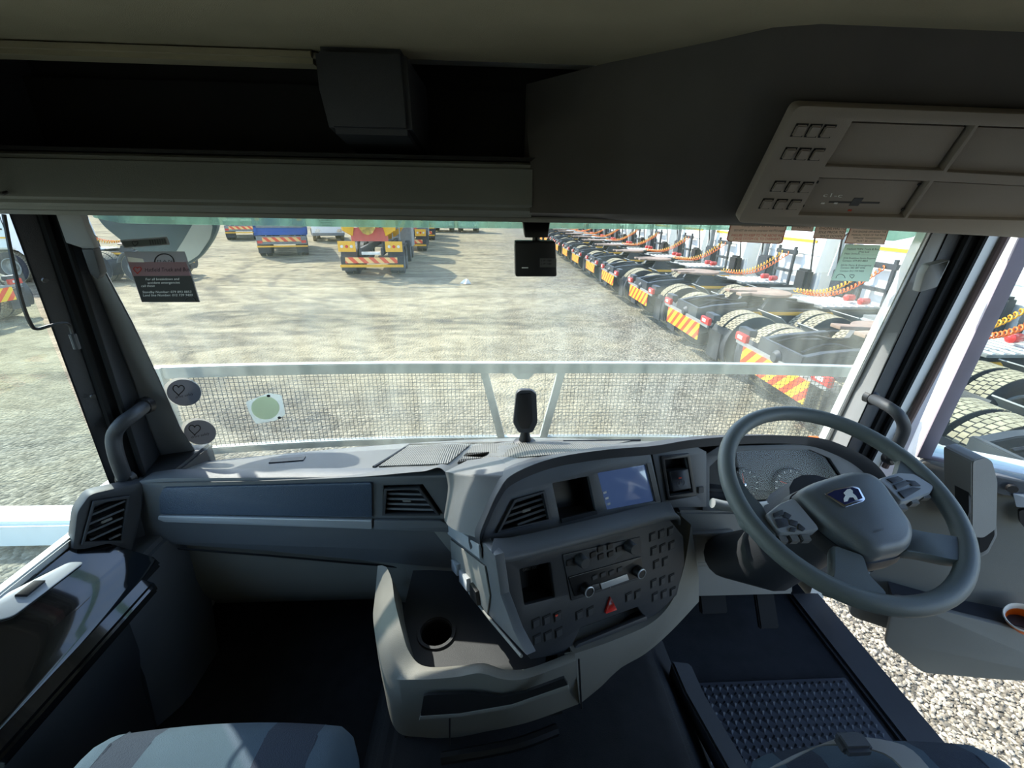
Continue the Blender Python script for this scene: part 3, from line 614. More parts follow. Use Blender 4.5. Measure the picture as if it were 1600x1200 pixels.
# switch panel with parking brake
PB = Pl(at(1060, 745, y=.985), (math.sin(R(12))*math.cos(R(18)), -math.cos(R(12))*math.cos(R(18)), math.sin(R(18))))
hb = [(1037, 718), (1072, 714), (1081, 768), (1045, 774)]
pbp = plate('brake_panel', PB, [(1019, 708), (1085, 696), (1104, 706), (1104, 792), (1036, 794)], M['dash'], da, holes=[hb], t=.010, off=-.010, hr=.003, bev=.0015)
recess('brake_well', PB, hb, .035, M['pit'], pbp)
plate('brake_frame', PB, [(1031, 712), (1076, 708), (1087, 774), (1042, 782)], M['black'], pbp, holes=[hb], t=.005, off=.0, r=.004, bev=.001)
bk = plate('parking_brake_switch', PB, [(1043, 736), (1072, 731), (1077, 762), (1049, 767)], M['dark'], pbp, t=.03, off=-.02, r=.003, bev=.003)
pbox('switch_mark', PB, 1059, 745, .009, .003, .001, M['inkred'], bk, off=.0103, bevel=0)
text_on('(P)', PB, (1054, 757), (1066, 754), 7, M['st_grey'], bk, off=.011)
pbox('switch', PB, 1094, 765, .018, .018, .007, M['dark'], pbp, off=-.002)
# instrument cluster
PC = Pl(at(1200, 745, y=1.03), (-.05, -math.cos(R(20)), math.sin(R(20))))
hcl = [(1106, 782), (1106, 728), (1122, 713), (1161, 703), (1262, 702), (1292, 715), (1312, 745), (1316, 782)]
cl = plate('cluster_frame', PC, [(1095, 796), (1095, 712), (1120, 696), (1262, 692), (1310, 708), (1352, 735), (1372, 762), (1380, 800)], M['dash'], da, holes=[hcl], t=.012, off=.0, bev=.002)
recess('cluster_well', PC, hcl, .045, M['black'], cl, off=.004)
plate('cluster_lens', PC, hcl, glass('cluster_lens', (.92, .92, .92), .01, .0, fres=.06), cl, t=.002, off=-.001)
for (gx, gy, nm) in ((1233, 757, 1), (1160, 757, 0)):
    PCd = PC.off(-.036); u, v = PCd.uv(gx, gy); c = PCd.w(u, v); gm = MB().lathe([(.05, 0), (.05, .004), (.046, .006), (.046, .003)], c, PC.n, 32).mk('gauge', M['black'], cl)
    MB().lathe([(.007, 0), (.007, .008), (.004, .01)], c+PC.n*.004, PC.n, 16).mk('needle_hub', M['chrome'], gm)
    an = R(160 if nm else 100); dvec = PC.e1*math.cos(an)+PC.e2*math.sin(an); MB().tube([c+PC.n*.01, c+PC.n*.01+dvec*.036], [.0018, .0008], 6).mk('needle', M['inkred'], gm)
    for k in range(11):
        a = R(220-k*26); dvec = PC.e1*math.cos(a)+PC.e2*math.sin(a); MB().tube([c+PC.n*.005+dvec*.039, c+PC.n*.005+dvec*.045], .0008, 4).mk('tick', M['inkw'], gm)
# lower stack (rounded ledge, control panel)
PLo = Pl(at(770, 872, y=.655), (math.sin(R(26))*math.cos(R(12)), -math.cos(R(26))*math.cos(R(12)), math.sin(R(12))))
cs = empty('centre_console', (0, .75, 1.47)); tag(cs, 'grey centre console with control panel, cup holder tray and storage slot', 'console')
h1 = [(812, 890), (860, 879), (867, 934), (820, 946)]
h2 = [(907, 982), (996, 949), (1008, 965), (893, 1011)]
lo_o = [(786, 874), (867, 856), (1046, 811), (1068, 838), (1070, 880), (1058, 930), (1020, 968), (900, 1018), (830, 1031), (808, 1005), (794, 960)]
lp = plate('control_panel', PLo, lo_o, M['dark'], cs, holes=[h1, h2], t=.012, off=-.012, hr=.003, bev=.003)
recess('cubby', PLo, h1, .06, M['pit'], lp); recess('slot', PLo, h2, .07, M['pit'], lp)
plate('slot_lip', PLo, [(900, 1003), (1006, 960), (1009, 966), (893, 1012)], M['dark'], lp, t=.012, off=-.004, bev=.002)
text_on('CARGO  DOC', PLo, (820, 896), (842, 891), 4, M['st_grey'], lp, off=-.008)
# ledge above
lg = [PLo.w(*PLo.uv(*p)) for p in ((772, 868), (800, 866), (867, 850), (960, 826), (1050, 803), (1062, 812))]
MB().loft([[p+np.array([0, .05, -.002]), p+PLo.n*-.012+np.array([0, .0, .003]), p+PLo.n*.003+np.array([0, 0, -.002]), p+PLo.n*.006-np.array([0, 0, .009]), p+PLo.n*.004-np.array([0, 0, .016]), p+PLo.n*-.02-np.array([0, 0, .016]), p+np.array([0, .06, -.02])] for p in catmull(lg, 5)]).mk('ledge', M['dash'], cs, smooth=60)
# radio / climate units
ra = plate('radio_unit', PLo, [(878, 866), (1000, 838), (1003, 902), (892, 938)], M['dark'], cs, t=.003, off=0, r=.004, bev=.001)
plate('climate_unit', PLo, [(886, 900), (999, 868), (1003, 898), (896, 930)], M['black'], ra, t=.003, off=.0031, r=.003, bev=.001)
def knob(px, py, r, h, m, ring, parent):
    u, v = PLo.uv(px, py); k = MB().lathe([(r*1.1, 0), (r, h*.9), (r*.88, h)], PLo.w(u, v, .003), PLo.n, 24).mk('knob', m, parent)
    if ring: MB().lathe([(r*.98, 0), (r*1.0, .002), (r*.82, .003), (r*.82, -.001)], PLo.w(u, v, .003+h*.93), PLo.n, 24, cap=False).mk('knob_ring', M['silver'], k)
for p in ((904, 872), (980, 851)): knob(*p, .0125, .022, M['dark'], False, ra)
for p in ((911, 916), (992, 889)): knob(*p, .0125, .020, M['black'], True, ra)
plate('silver_bar', PLo, [(934, 909), (976, 894), (979, 903), (937, 918)], M['silver'], ra, t=.003, off=.006, bev=.001)
plate('volume_bar', PLo, [(921, 911), (932, 908), (934, 916), (924, 919)], M['dark'], ra, t=.003, off=.006, bev=.001)
for px, py in ((888, 877), (925, 865), (936, 856), (951, 852), (937, 868), (952, 864), (965, 856)): pbox('button', PLo, px, py, .016, .0135, .003, M['black'], ra, off=.003, bevel=.001)
for px, py in ((926, 899), (939, 895), (952, 892), (965, 887)): pbox('button', PLo, px, py, .015, .011, .003, M['dark'], ra, off=.006, bevel=.001)
pbox('jack_socket', PLo, 950, 915, .005, .005, .002, M['chrome'], ra, off=.006, bevel=.001)
def btn(px, py):
    pbox('button_gap', PLo, px, py, .0205, .0225, .0008, M['pit'], lp, off=.0001, bevel=0)
    return pbox('button', PLo, px, py, .0175, .0192, .0035, M['dark'], lp, off=0, bevel=.0015)
for (sx, sy, n) in ((1019, 838, 3), (1021, 860, 3), (1025, 881, 2), (1021, 911, 3), (1023, 932, 3), (837, 973, 3), (839, 998, 3), (905, 960, 2), (982, 932, 2)):
    for k in range(n): btn(sx+k*(14 if sx > 960 else 17), sy-k*(4.2 if sx > 960 else 5.2))
pbox('button_light', PLo, 867, 959, .006, .004, .002, M['inkred'], lp, off=.005, bevel=0)
plate('hazard_switch', PLo, [(952, 931), (962, 951), (944, 957)], M['red'], lp, t=.006, off=0, r=.002, bev=.001)
# stack body (box behind the panel) and left side wall with toggle switches
bl = [PLo.w(*PLo.uv(*p)) for p in ((788, 876), (1066, 818), (1066, 900), (1018, 970), (900, 1018), (828, 1030), (798, 985))]
MB().prism([b-PLo.n*.075 for b in bl], (.02, .26, 0)).mk('stack_body', M['dark'], cs)
PSW = Pl(PLo.w(*PLo.uv(772, 868)), (-.928, -.371, .0))
plate('side_wall', PSW, [(690, 805), (757, 850), (773, 868), (782, 930), (802, 985), (822, 1024), (770, 968), (735, 928), (703, 874), (690, 850)], M['dash'], cs, t=.02, off=-.02, bev=.002)
plate('silver_strip', PSW, [(700, 812), (753, 850), (755, 872), (704, 834)], M['silver'], cs, t=.006, off=.002, bev=.002)
plate('switch_strip', PSW, [(706, 842), (760, 884), (768, 930), (764, 958), (736, 920), (708, 872)], M['mid'], cs, t=.004, off=.001, bev=.0015)
for i, q in enumerate((((713, 872), (722, 880), (722, 898), (713, 888)), ((725, 888), (738, 902), (738, 922), (725, 906)), ((742, 908), (752, 922), (755, 944), (743, 930)))):
    plate('toggle_switch', PSW, q, M['silver'] if i < 2 else M['black'], cs, t=.01, off=.004, r=.002, bev=.002)
MB().tube([PSW.w(*PSW.uv(*p), .004) for p in ((708, 874), (737, 927), (768, 966), (818, 1024))], .003, 6).mk('trim_bead', M['mid'], cs)
# lower storage bin
def P3(px, py, **k): return at(px, py, **k)
rimc = catmull([P3(604, 886, y=.84), P3(612, 905, y=.80), P3(617, 940, y=.74), P3(628, 985, y=.68), P3(640, 1020, y=.645), P3(664, 1041, y=.625), P3(720, 1040, y=.615), P3(755, 1036, y=.61), P3(790, 1046, y=.60), P3(830, 1043, y=.615), P3(896, 1018, y=.66)], 6)
outer = catmull([P3(590, 884, y=.86), P3(586, 930, y=.80), P3(583, 965, y=.74), P3(590, 1010, y=.67), P3(606, 1056, y=.625), P3(650, 1062, y=.598), P3(712, 1058, y=.592), P3(750, 1052, y=.588), P3(790, 1062, y=.58), P3(830, 1058, y=.594), P3(900, 1032, y=.64)], 6)
bot = catmull([P3(592, 930, y=.93), P3(588, 980, y=.83), P3(590, 1020, y=.76), P3(600, 1075, y=.68), P3(618, 1140, y=.625), P3(660, 1152, y=.605), P3(712, 1152, y=.60), P3(760, 1143, y=.60), P3(800, 1135, y=.60), P3(840, 1124, y=.61), P3(904, 1100, y=.645)], 6)
secs = []
for a, b, c in zip(rimc, outer, bot):
    inn = a+np.array([.012, .02, -.09]); secs.append([inn, a, (a+b)/2+np.array([0, 0, .004]), b, b*.5+c*.5, c, c+np.array([.03, .04, .0])])
shell = MB().loft(secs).mk('bin_shell', M['skirt'], cs, smooth=55)
# slot opening in the front wall: proud frame with a dark pocket
PSl = Pl(at(700, 1100, y=.59), (-.05, -1, .12))
sl = [(664, 1078), (670, 1076), (740, 1074), (780, 1080), (820, 1072), (880, 1050), (886, 1060), (800, 1090), (720, 1104), (659, 1108)]
MBs = plate('storage_slot', PSl, sl, M['pit'], cs, t=.006, off=.008)
plate('slot_floor_edge', PSl, [(659, 1108), (720, 1104), (800, 1090), (886, 1060), (888, 1066), (800, 1096), (720, 1110), (657, 1114)], M['skirt'], cs, t=.012, off=.004, bev=.002)
for p, q in (((704, 1112), (704, 1154)), ((903, 1022), (907, 1098))): MB().tube([PSl.w(*PSl.uv(*p), .012), PSl.w(*PSl.uv(*q), .012)], .002, 6).mk('panel_gap', M['black'], cs)
# tray floor and cup holder
tz = 1.70
trf = [(-.345, .66), (-.30, .635), (-.10, .625), (.0, .66), (.05, .95), (-.34, .95)]
cu = at(682, 988, z=tz); PT = Pl((0, 0, tz), (0, 0, 1)); chp = [(cu[0]+.037*math.cos(a), cu[1]+.037*math.sin(a)) for a in np.linspace(0, 2*math.pi, 28, endpoint=False)]
plate_uv('tray_floor', PT, trf, [chp], M['dark'], cs, t=.008, off=-.008)
MB().lathe([(.038, 0), (.036, -.08), (.0, -.08)], cu, (0, 0, 1), 28, cap=False).mk('cup_holder_well', M['pit'], cs)
MB().lathe([(.047, 0), (.046, .005), (.039, .005), (.037, -.006)], cu, (0, 0, 1), 28, cap=False).mk('cup_holder_ring', M['dark'], cs)
bw = [P3(612, 890, y=.95), P3(700, 893, y=.95), P3(790, 1000, y=.93), P3(620, 1000, y=.98)]
mk('tray_back_wall', [(-.36, .96, 1.66), (.06, .92, 1.66), (.06, .90, 1.92), (-.36, .96, 1.86), (-.36, .98, 1.66), (.06, .94, 1.66), (.06, .92, 1.92), (-.36, .98, 1.86)], [(0, 1, 2, 3), (4, 7, 6, 5), (0, 4, 5, 1), (2, 6, 7, 3), (0, 3, 7, 4), (1, 5, 6, 2)], M['mid'], cs, smooth=0)
# right skirt
sk_t = catmull([P3(896, 1022, y=.655), P3(960, 1000, y=.70), P3(1020, 972, y=.76), P3(1052, 935, y=.81), P3(1070, 880, y=.86), P3(1080, 820, y=.90)], 6)
sk_b = catmull([P3(906, 1100, y=.645), P3(940, 1072, y=.68), P3(968, 1045, y=.73), P3(1010, 1020, y=.79), P3(1050, 985, y=.86), P3(1092, 940, y=.95)], 6)
MB().loft([[a, a*.4+b*.6+np.array([0, -.018, 0]), b, b+np.array([-.02, .06, .02]), a+np.array([-.02, .06, 0])] for a, b in zip(sk_t, sk_b)]).mk('right_skirt', M['skirt'], cs, smooth=60)
MB().prism([(-.33, .66, 1.46), (-.30, .64, 1.62), (.04, .68, 1.62), (.06, .70, 1.46)], (0.02, .3, 0)).mk('console_foot', M['pit'], cs)
MB().tube(catmull([P3(690, 1185, y=.56), P3(800, 1165, y=.57), P3(870, 1140, y=.60)], 5), .012, 8).mk('floor_rail', M['black'], cs)

# knee panel right of the stack and steering column shroud
kp = [P3(1060, 800, y=.99), P3(1150, 800, y=1.0), P3(1240, 800, y=1.0), P3(1240, 930, y=1.05), P3(1150, 925, y=1.05), P3(1066, 935, y=1.0)]
mk('knee_panel', kp+[p+np.array([0, .1, 0]) for p in kp], [tuple(range(6)), tuple(range(11, 5, -1))]+[(i, (i+1) % 6, 6+(i+1) % 6, 6+i) for i in range(6)], M['mid'], da, bevel=.008)
PK = Pl(at(1110, 855, y=1.005), (0, -1, -.1))
f_ = plate('knee_pocket', PK, [(1078, 830), (1145, 826), (1145, 878), (1082, 882)], M['mid'], da, holes=[[(1086, 840), (1138, 837), (1138, 872), (1088, 875)]], t=.012, r=.006, bev=.002)
plate('pocket_well', PK, [(1084, 838), (1140, 835), (1140, 874), (1086, 877)], M['pit'], f_, t=.002, off=.001)
MB().prism([(.50, 1.03, 1.90), (1.12, 1.03, 1.84), (1.12, 1.05, 1.50), (.45, 1.07, 1.50)], (0, .15, 0)).mk('lower_right_dash', M['dark'], da, bevel=.01)

# ================================================================== STEERING WHEEL
WC = np.array([.560, .6825, 2.1405]); WN = np.array([0, -math.cos(R(67)), math.sin(R(67))]); PWh = Pl(WC, WN)
sw = empty('steering_wheel', WC); tag(sw, 'large grey four-spoke truck steering wheel with button pods', 'steering wheel')
Rr = .2085
MB().tube([PWh.w(Rr*math.cos(a), Rr*math.sin(a)) for a in np.linspace(0, 2*math.pi, 72, endpoint=False)], .0165, 14, closed=True).mk('rim', M['wheelrim'], sw, smooth=80)
PH = PWh.off(.0)
hub_o = [(1236, 775), (1262, 760), (1320, 742), (1350, 744), (1370, 757), (1419, 830), (1419, 852), (1408, 865), (1366, 874), (1346, 869), (1290, 829)]
uvh = [np.array(PWh.uv(*p)) for p in hub_o]; ch = sum(uvh)/len(uvh)
hb_ = rounded(uvh, .02, 4)
secs = [[PWh.w(*(ch+(p-ch)*s), h) for p in hb_] for s, h in ((.9, -.045), (1.02, -.02), (1.0, .008), (.93, .02), (.8, .026))]
hub = MB().loft(secs).mk('hub', M['hub'], sw, smooth=50)
secs = [[PWh.w(*(ch+(p-ch)*s), h) for p in hb_] for s, h in ((1.08, -.045), (1.10, -.028), (1.04, -.012), (.9, -.012))]
MB().loft(secs).mk('hub_surround', M['dark'], sw, smooth=50)
PE = PWh.off(.0275)
em = plate('emblem', PE, [(1287, 773), (1300, 766), (1330, 760), (1341, 763), (1351, 781), (1347, 785), (1319, 794)], M['chrome'], hub, t=.003, r=.003, bev=.001)
plate('emblem_field', PE, [(1291, 774), (1302, 768), (1330, 763), (1339, 766), (1346, 780), (1319, 790)], mat('emblem_blue', (22, 26, 70), .3), em, t=.0012, off=.003)
plate('lion_mark', PE, [(1317, 786), (1316, 781), (1319, 776), (1316, 772), (1321, 767), (1326, 766), (1330, 769), (1330, 773), (1335, 777), (1338, 783), (1334, 783), (1331, 779), (1325, 779), (1322, 785)], M['inkw'], em, t=.0012, off=.0042)
text_on('AIRBAG', PE, (1364, 833), (1381, 828), 4, M['dark'], hub, off=-.0005)
def spoke(name, quad_px, m, h0=-.02, h1=.006):
    uv = [np.array(PWh.uv(*p)) for p in quad_px]; q = rounded(uv, .006, 2); c = sum(uv)/len(uv)
    return MB().loft([[PWh.w(*(c+(p-c)*s), h) for p in q] for s, h in ((.94, h0), (1, h0+.008), (1, h1-.005), (.93, h1))]).mk(name, m, sw, smooth=50)
spoke('spoke', [(1415, 826), (1440, 832), (1496, 840), (1512, 848), (1508, 880), (1486, 878), (1440, 868), (1408, 864)], M['wheelrim'])
spoke('spoke', [(1300, 852), (1346, 868), (1356, 900), (1385, 930), (1380, 950), (1290, 925), (1300, 895)], M['wheelrim'])
spoke('spoke', [(1190, 790), (1170, 770), (1150, 740), (1140, 770), (1160, 820), (1200, 850), (1214, 838)], M['wheelrim'], -.015, .004)
spoke('spoke', [(1396, 744), (1404, 718), (1392, 700), (1430, 715), (1470, 762), (1475, 785), (1455, 768), (1430, 748)], M['wheelrim'], -.015, .004)
pl_ = spoke('button_pod', [(1192, 808), (1215, 790), (1237, 781), (1278, 830), (1262, 834), (1213, 838)], M['pod'], -.02, .010)
pr_ = spoke('button_pod', [(1366, 752), (1398, 742), (1424, 744), (1456, 764), (1450, 774), (1402, 791)], M['pod'], -.02, .010)
PBt = PWh.off(.0095)
for q in ([(1207, 803), (1222, 797), (1224, 805), (1209, 810)], [(1225, 800), (1236, 806), (1232, 812), (1222, 808)], [(1210, 812), (1228, 810), (1232, 822), (1216, 826)], [(1234, 812), (1246, 816), (1244, 824), (1232, 820)], [(1234, 824), (1244, 826), (1242, 832), (1232, 831)], [(1247, 818), (1258, 827), (1254, 831), (1246, 827)]):
    plate('button', PBt, q, M['dark'], pl_, t=.003, r=.002, bev=.0008)
for q in ([(1384, 749), (1402, 745), (1411, 750), (1394, 756)], [(1395, 758), (1412, 752), (1422, 756), (1400, 766)], [(1414, 751), (1428, 752), (1438, 760), (1424, 760)], [(1402, 769), (1424, 762), (1438, 764), (1412, 780)]):
    plate('button', PBt, q, M['dark'], pr_, t=.003, r=.002, bev=.0008)
for x0, y0, n, dx, dy, m in ((1223, 842, 3, 18, -1, pl_), (1410, 792, 3, 18, -9, pr_)):
    for k in range(n): pbox('paddle_switch', PWh, x0+k*dx, y0+k*dy, .017, .012, .014, M['mid'], m, off=-.012)
# column
cax = -WN
col_ = empty('steering_column', WC+cax*.25); tag(col_, 'dark steering column shroud with stalks behind the steering wheel', 'steering column')
MB().tube([WC+cax*.04, WC+cax*.12, WC+cax*.3, WC+cax*.46+np.array([0, .1, 0])], [.07, .085, .075, .06], 16).mk('shroud', M['dark'], col_, smooth=60)
a_ = WC+cax*.075
for s, q in ((-1, [(1200, 800), (1160, 795), (1128, 790), (1113, 786)]),):
    pts = [a_+np.array([-.06, .03, 0])]+[at(px, py, y=.84) for px, py in q[1:]]
    MB().tube(pts, [.010, .010, .013, .012], 10).mk('stalk', M['pod'], col_, smooth=70)
MB().tube([a_+np.array([.06, .03, 0]), a_+np.array([.13, .07, .0])], [.01, .012], 10).mk('stalk', M['pod'], col_)
ky = empty('key_ring', at(1358, 885, y=.63)); tag(ky, 'small chrome ring with a key hanging at the steering column', 'key ring')
kc = at(1358, 885, y=.63)
MB().tube([kc+np.array([.010*math.cos(a), .003*math.sin(a*2), .012*math.sin(a)]) for a in np.linspace(0, 2*math.pi, 20, endpoint=False)], .0016, 6, closed=True).mk('ring', M['chrome'], ky)
MB().tube([kc+np.array([0, 0, -.012]), kc+np.array([.004, .002, -.05])], [.005, .003], 6).mk('key', M['silver'], ky)

# ================================================================== right dash end pod, open driver door
pod = empty('side_vent_pod', at(1520, 800, y=.98)); tag(pod, 'grey moulded pod with round black vent at the right dashboard end', 'air vent')
pq = [at(1519, 720, y=.98), at(1540, 714, y=.98), at(1552, 722, y=.98), at(1560, 752, y=.98), at(1558, 826, y=.98), at(1536, 842, y=.98), at(1518, 838, y=.98)]
MB().prism(rounded(pq, .012, 3), (-.005, .08, 0)).mk('housing', M['mid'], pod, bevel=.012, smooth=50)
PPo = Pl(at(1519, 780, y=.98)+np.array([-.003, 0, 0]), (-1, -.03, 0))
plate('vent_mouth', PPo, [(1494, 740), (1502, 731), (1516, 734), (1517, 800), (1508, 832), (1496, 826)], M['pit'], pod, t=.006, r=.008)
dr = empty('door_2', (1.22, 1.2, 1.2)); tag(dr, 'open driver door with white frame, window and grey inner panel', kind='structure')
DA = R(60); PD = Pl((1.22, 1.2, 1.9), (-math.cos(DA), -math.sin(DA), 0))
def dz(px, py): return PD.uv(px, py)
# frame (with window opening) in door coordinates u (outward from hinge), v (height)
a0 = PD.uv(1597, 360); a1 = PD.uv(1434, 722); b0 = PD.uv(1571, 470); b1 = PD.uv(1449, 722)
sl_ = (a0[0]-a1[0])/(a0[1]-a1[1]); sl2 = (b0[0]-b1[0])/(b0[1]-b1[1])
vt = .82; v0 = PD.uv(1590, 738)[1]
fo = [(a1[0]+sl_*(-.06-a1[1]), -.06), (a1[0]+sl_*(vt-a1[1]), vt), (1.0, vt), (1.0, -.06)]
fi_ = [(b1[0]+sl2*(v0-b1[1]), v0), (b1[0]+sl2*(vt-.07-b1[1]), vt-.07), (.93, vt-.07), (.93, v0)]
plate_uv('door_frame', PD, fo, [fi_], M['white'], dr, t=.11, off=-.11, bev=.006)
plate_uv('frame_edge', PD, [(p[0]-.035*(1 if i < 2 else -1), p[1]+(.02 if i in (1, 2) else -.012)) for i, p in enumerate(fi_)], [fi_], mat('lilac_frame_edge', (150, 140, 148), .5), dr, t=.012, off=.0, bev=.002)
MB().tube([at(1559-133/254*(y-393), y, x=1.2) for y in (330, 393, 520, 647, 730)], .010, 8).mk('door_seal', mat('door_seal_brown', (112, 92, 86), .7), t2)
plate_uv('window_3', PD, fi_, [], M['glasss'], dr, t=.004, off=-.03)
MB().bb(1.44, 1.69, 1.50, 1.54, 1.2, 2.72).mk('corner_fairing', mat('fairing_grey', (170, 166, 172), .6), t2, bevel=.01)
# inner panel
vb = PD.uv(1600, 1050)[1]; ip = [(a1[0]+.0, v0-.01), (1.0, v0-.01), (1.0, vb), (.05, vb), (.02, -.3)]
plate_uv('inner_panel', PD, ip, [], M['skirt'], dr, t=.05, off=-.03, r=.03, bev=.01)
plate_uv('sill_trim', PD, [(.22, v0+.006), (1.0, v0+.006), (1.0, v0-.055), (.22, v0-.055)], [], M['dash'], dr, t=.05, off=.015, r=.01, bev=.006)
plate('mirror_switch_plate', PD, [(1565, 752), (1640, 756), (1640, 776), (1570, 772)], M['silver'], dr, t=.006, off=.066, r=.004, bev=.001)
u, v = PD.off(.072).uv(1580, 762); MB().lathe([(.013, 0), (.012, .01)], PD.off(.072).w(u, v), PD.n, 18).mk('mirror_knob', M['black'], dr)
plate('handle_pocket', PD, [(1578, 782), (1640, 776), (1640, 806), (1590, 812), (1580, 800)], M['black'], dr, t=.01, off=.045, r=.008)
plate('door_speaker_frame', PD, [(1512, 800), (1524, 789), (1544, 790), (1548, 822), (1534, 850), (1516, 858)], M['mid'], dr, t=.02, off=.03, r=.008, bev=.004)
plate('door_speaker_well', PD, [(1518, 804), (1526, 796), (1540, 797), (1542, 820), (1531, 842), (1520, 848)], M['pit'], dr, t=.004, off=.051, r=.008)
# door pocket
pk = Pl(PD.O+PD.n*.09, PD.n)
plate('door_pocket', pk, [(1395, 925), (1480, 950), (1640, 990), (1700, 1060), (1560, 1055), (1440, 1045), (1380, 1000)], M['skirt'], dr, t=.02, off=0, r=.02, bev=.006)
MB().prism([pk.P(1395, 930), pk.P(1480, 955), pk.P(1700, 1000), pk.P(1700, 1040), pk.P(1400, 1000)], -PD.n*.1).mk('pocket_base', M['dark'], dr)
cp = empty('paper_cup', pk.P(1580, 990)-PD.n*.03); tag(cp, 'orange and white paper cup lying in the open door pocket', 'cup')
c0 = pk.P(1604, 992)-PD.n*.03; ax = np.array((-.55, -.2, .8))
MB().lathe([(.032, -.01), (.042, .075), (.0425, .077), (.040, .075), (.03, .0)], c0, ax, 24, cap=False).mk('sleeve', M['orange'], cp)
MB().lathe([(.0425, .073), (.0445, .078), (.0425, .083), (.039, .078), (.034, .01)], c0, ax, 24, cap=False).mk('rim', M['cream'], cp)
# cab steps below the door opening
stp = empty('cab_step', (1.2, .85, .9)); tag(stp, 'grey ribbed entry step below the open driver door', 'step')
for z, x0, x1 in ((1.16, .98, 1.2), (.86, 1.02, 1.26)):
    tr_ = MB().bb(x0, x1, .72, 1.18, z-.03, z).mk('tread', M['dash'], stp, bevel=.006)
    for k in range(5): MB().bb(x0+.02+k*.04, x0+.03+k*.04, .74, 1.16, z, z+.008).mk('rib', M['dark'], tr_)
MB().bb(.96, 1.0, .70, 1.2, .8, 1.26).mk('riser', M['dark'], stp)

# ================================================================== pedals, mat, seats
mt = empty('floor_mat', (.7, .75, FZ)); tag(mt, 'black rubber floor mat with diamond tread in the driver footwell', 'floor mat')
MB().bb(.40, 1.0, .40, .88, FZ, FZ+.012).mk('mat_base', M['rubber'], mt, bevel=.004)
mb = MB()
for i in range(26):
    for j in range(27):
        x = .412+i*.0235; y = .46+j*.0235
        if x > .985 or y > .87: continue
        s = .0108; mb.add([(x-s, y, FZ+.012), (x, y-s, FZ+.012), (x+s, y, FZ+.012), (x, y+s, FZ+.012), (x-.004, y, FZ+.018), (x, y-.004, FZ+.018), (x+.004, y, FZ+.018), (x, y+.004, FZ+.018)], [(0, 1, 5, 4), (1, 2, 6, 5), (2, 3, 7, 6), (3, 0, 4, 7), (4, 5, 6, 7)])
mk('diamond_tread', mb.V, mb.F, M['rubber'], mt, smooth=0, kind='stuff')
for x, nm, lb in ((.62, 'brake_pedal', 'wide brake pedal in the dark driver footwell'), (.80, 'accelerator_pedal', 'tall accelerator pedal right of the brake pedal')):
    pd = empty(nm, (x, 1.08, FZ+.1)); tag(pd, lb, 'pedal')
    p_ = Pl((x, 1.06, FZ+.16), (0, -.8, .6)); ubox('pad', p_, 0, 0, .09 if x < .7 else .065, .09 if x < .7 else .19, .018, M['seal'], pd, bevel=.004)
    MB().tube([(x, 1.08, FZ+.15), (x, 1.2, FZ+.20)], .012, 8).mk('arm', M['dark'], pd)
def seat(name, x0, x1, yf, zt, label, sp):
    st = empty(name, ((x0+x1)/2, yf-.3, FZ)); tag(st, label, 'seat', 'cab seats')
    W_ = x1-x0; xs = [0, .13, .27, .66, .84, 1.0]
    mats = [M['cloth'], M['stripe'], M['cloth'], M['stripe'], M['cloth']]; nm = ['bolster', 'stripe_panel', 'centre_panel', 'stripe_panel', 'bolster']
    for k in range(5):
        secs = []
        for f in np.linspace(xs[k], xs[k+1], 6):
            x = x0+f*W_; e = abs(f*2-1); edge = max(0, (e-.80)/.2); cr = -.05*edge**2.2-.012*(1-e)*0; yfr = yf-.02*e**2-.085*edge**2.5
            prof = [(yf-.55, zt+cr+.01), (yfr-.2, zt+cr), (yfr-.09, zt+cr-.002), (yfr-.04, zt+cr-.012), (yfr-.012, zt+cr-.035), (yfr, zt+cr-.07), (yfr-.01, zt-.16), (yf-.55, zt-.16)]
            secs.append([(x, y, z) for y, z in prof])
        MB().loft(secs).mk(nm[k], mats[k], st, smooth=70)
    for f in (xs[1], xs[2], xs[3], xs[4]): MB().tube([(x0+f*W_, yf-.55, zt+.011), (x0+f*W_, yf-.13, zt-.0005), (x0+f*W_, yf-.055, zt-.012), (x0+f*W_, yf-.02, zt-.04)], .003, 5).mk('piping', M['stripe'], st)
    MB().bb(x0+.05, x1-.05, yf-.5, yf-.06, zt-.30, zt-.15).mk('suspension_bellows', M['black'], st, bevel=.02)
    MB().bb(x0+.08, x1-.08, yf-.5, yf-.1, FZ if x0 > 0 else FZ, zt-.29).mk('pedestal', M['black'], st)
    MB().prism([(x0+.02, yf-.56, zt), (x0+.02, yf-.68, zt+.62), (x0+.02, yf-.8, zt+.60), (x0+.02, yf-.66, zt-.02)], (W_-.04, 0, 0)).mk('backrest', M['stripe'], st, bevel=.03)
    return st
seat('passenger_seat', -.86, -.355, .56, 1.77, 'blue grey cloth passenger seat with dark ribbed stripes, at lower left', 0)
ds = seat('driver_seat', .32, .80, .475, 1.79, 'blue grey cloth driver seat below the steering wheel', 0)
bp = empty('belt_buckle', at(1300, 1180, z=1.83)); tag(bp, 'grey seat belt buckle with strap lying on the driver seat', 'seat belt')
b0_ = at(1330, 1168, z=1.81); MB().box(b0_+np.array([0, 0, .01]), (.05, .03, .022)).mk('buckle', M['dark'], bp, bevel=.006)
MB().loft([[p+np.array([-.022, 0, 0]), p+np.array([.022, .01, 0]), p+np.array([.022, .01, .004]), p+np.array([-.022, 0, .004])] for p in catmull([at(1215, 1205, z=1.80), at(1270, 1176, z=1.803), at(1320, 1164, z=1.808), at(1400, 1178, z=1.805), at(1440, 1215, z=1.80)], 4)]).mk('strap', M['mid'], bp)

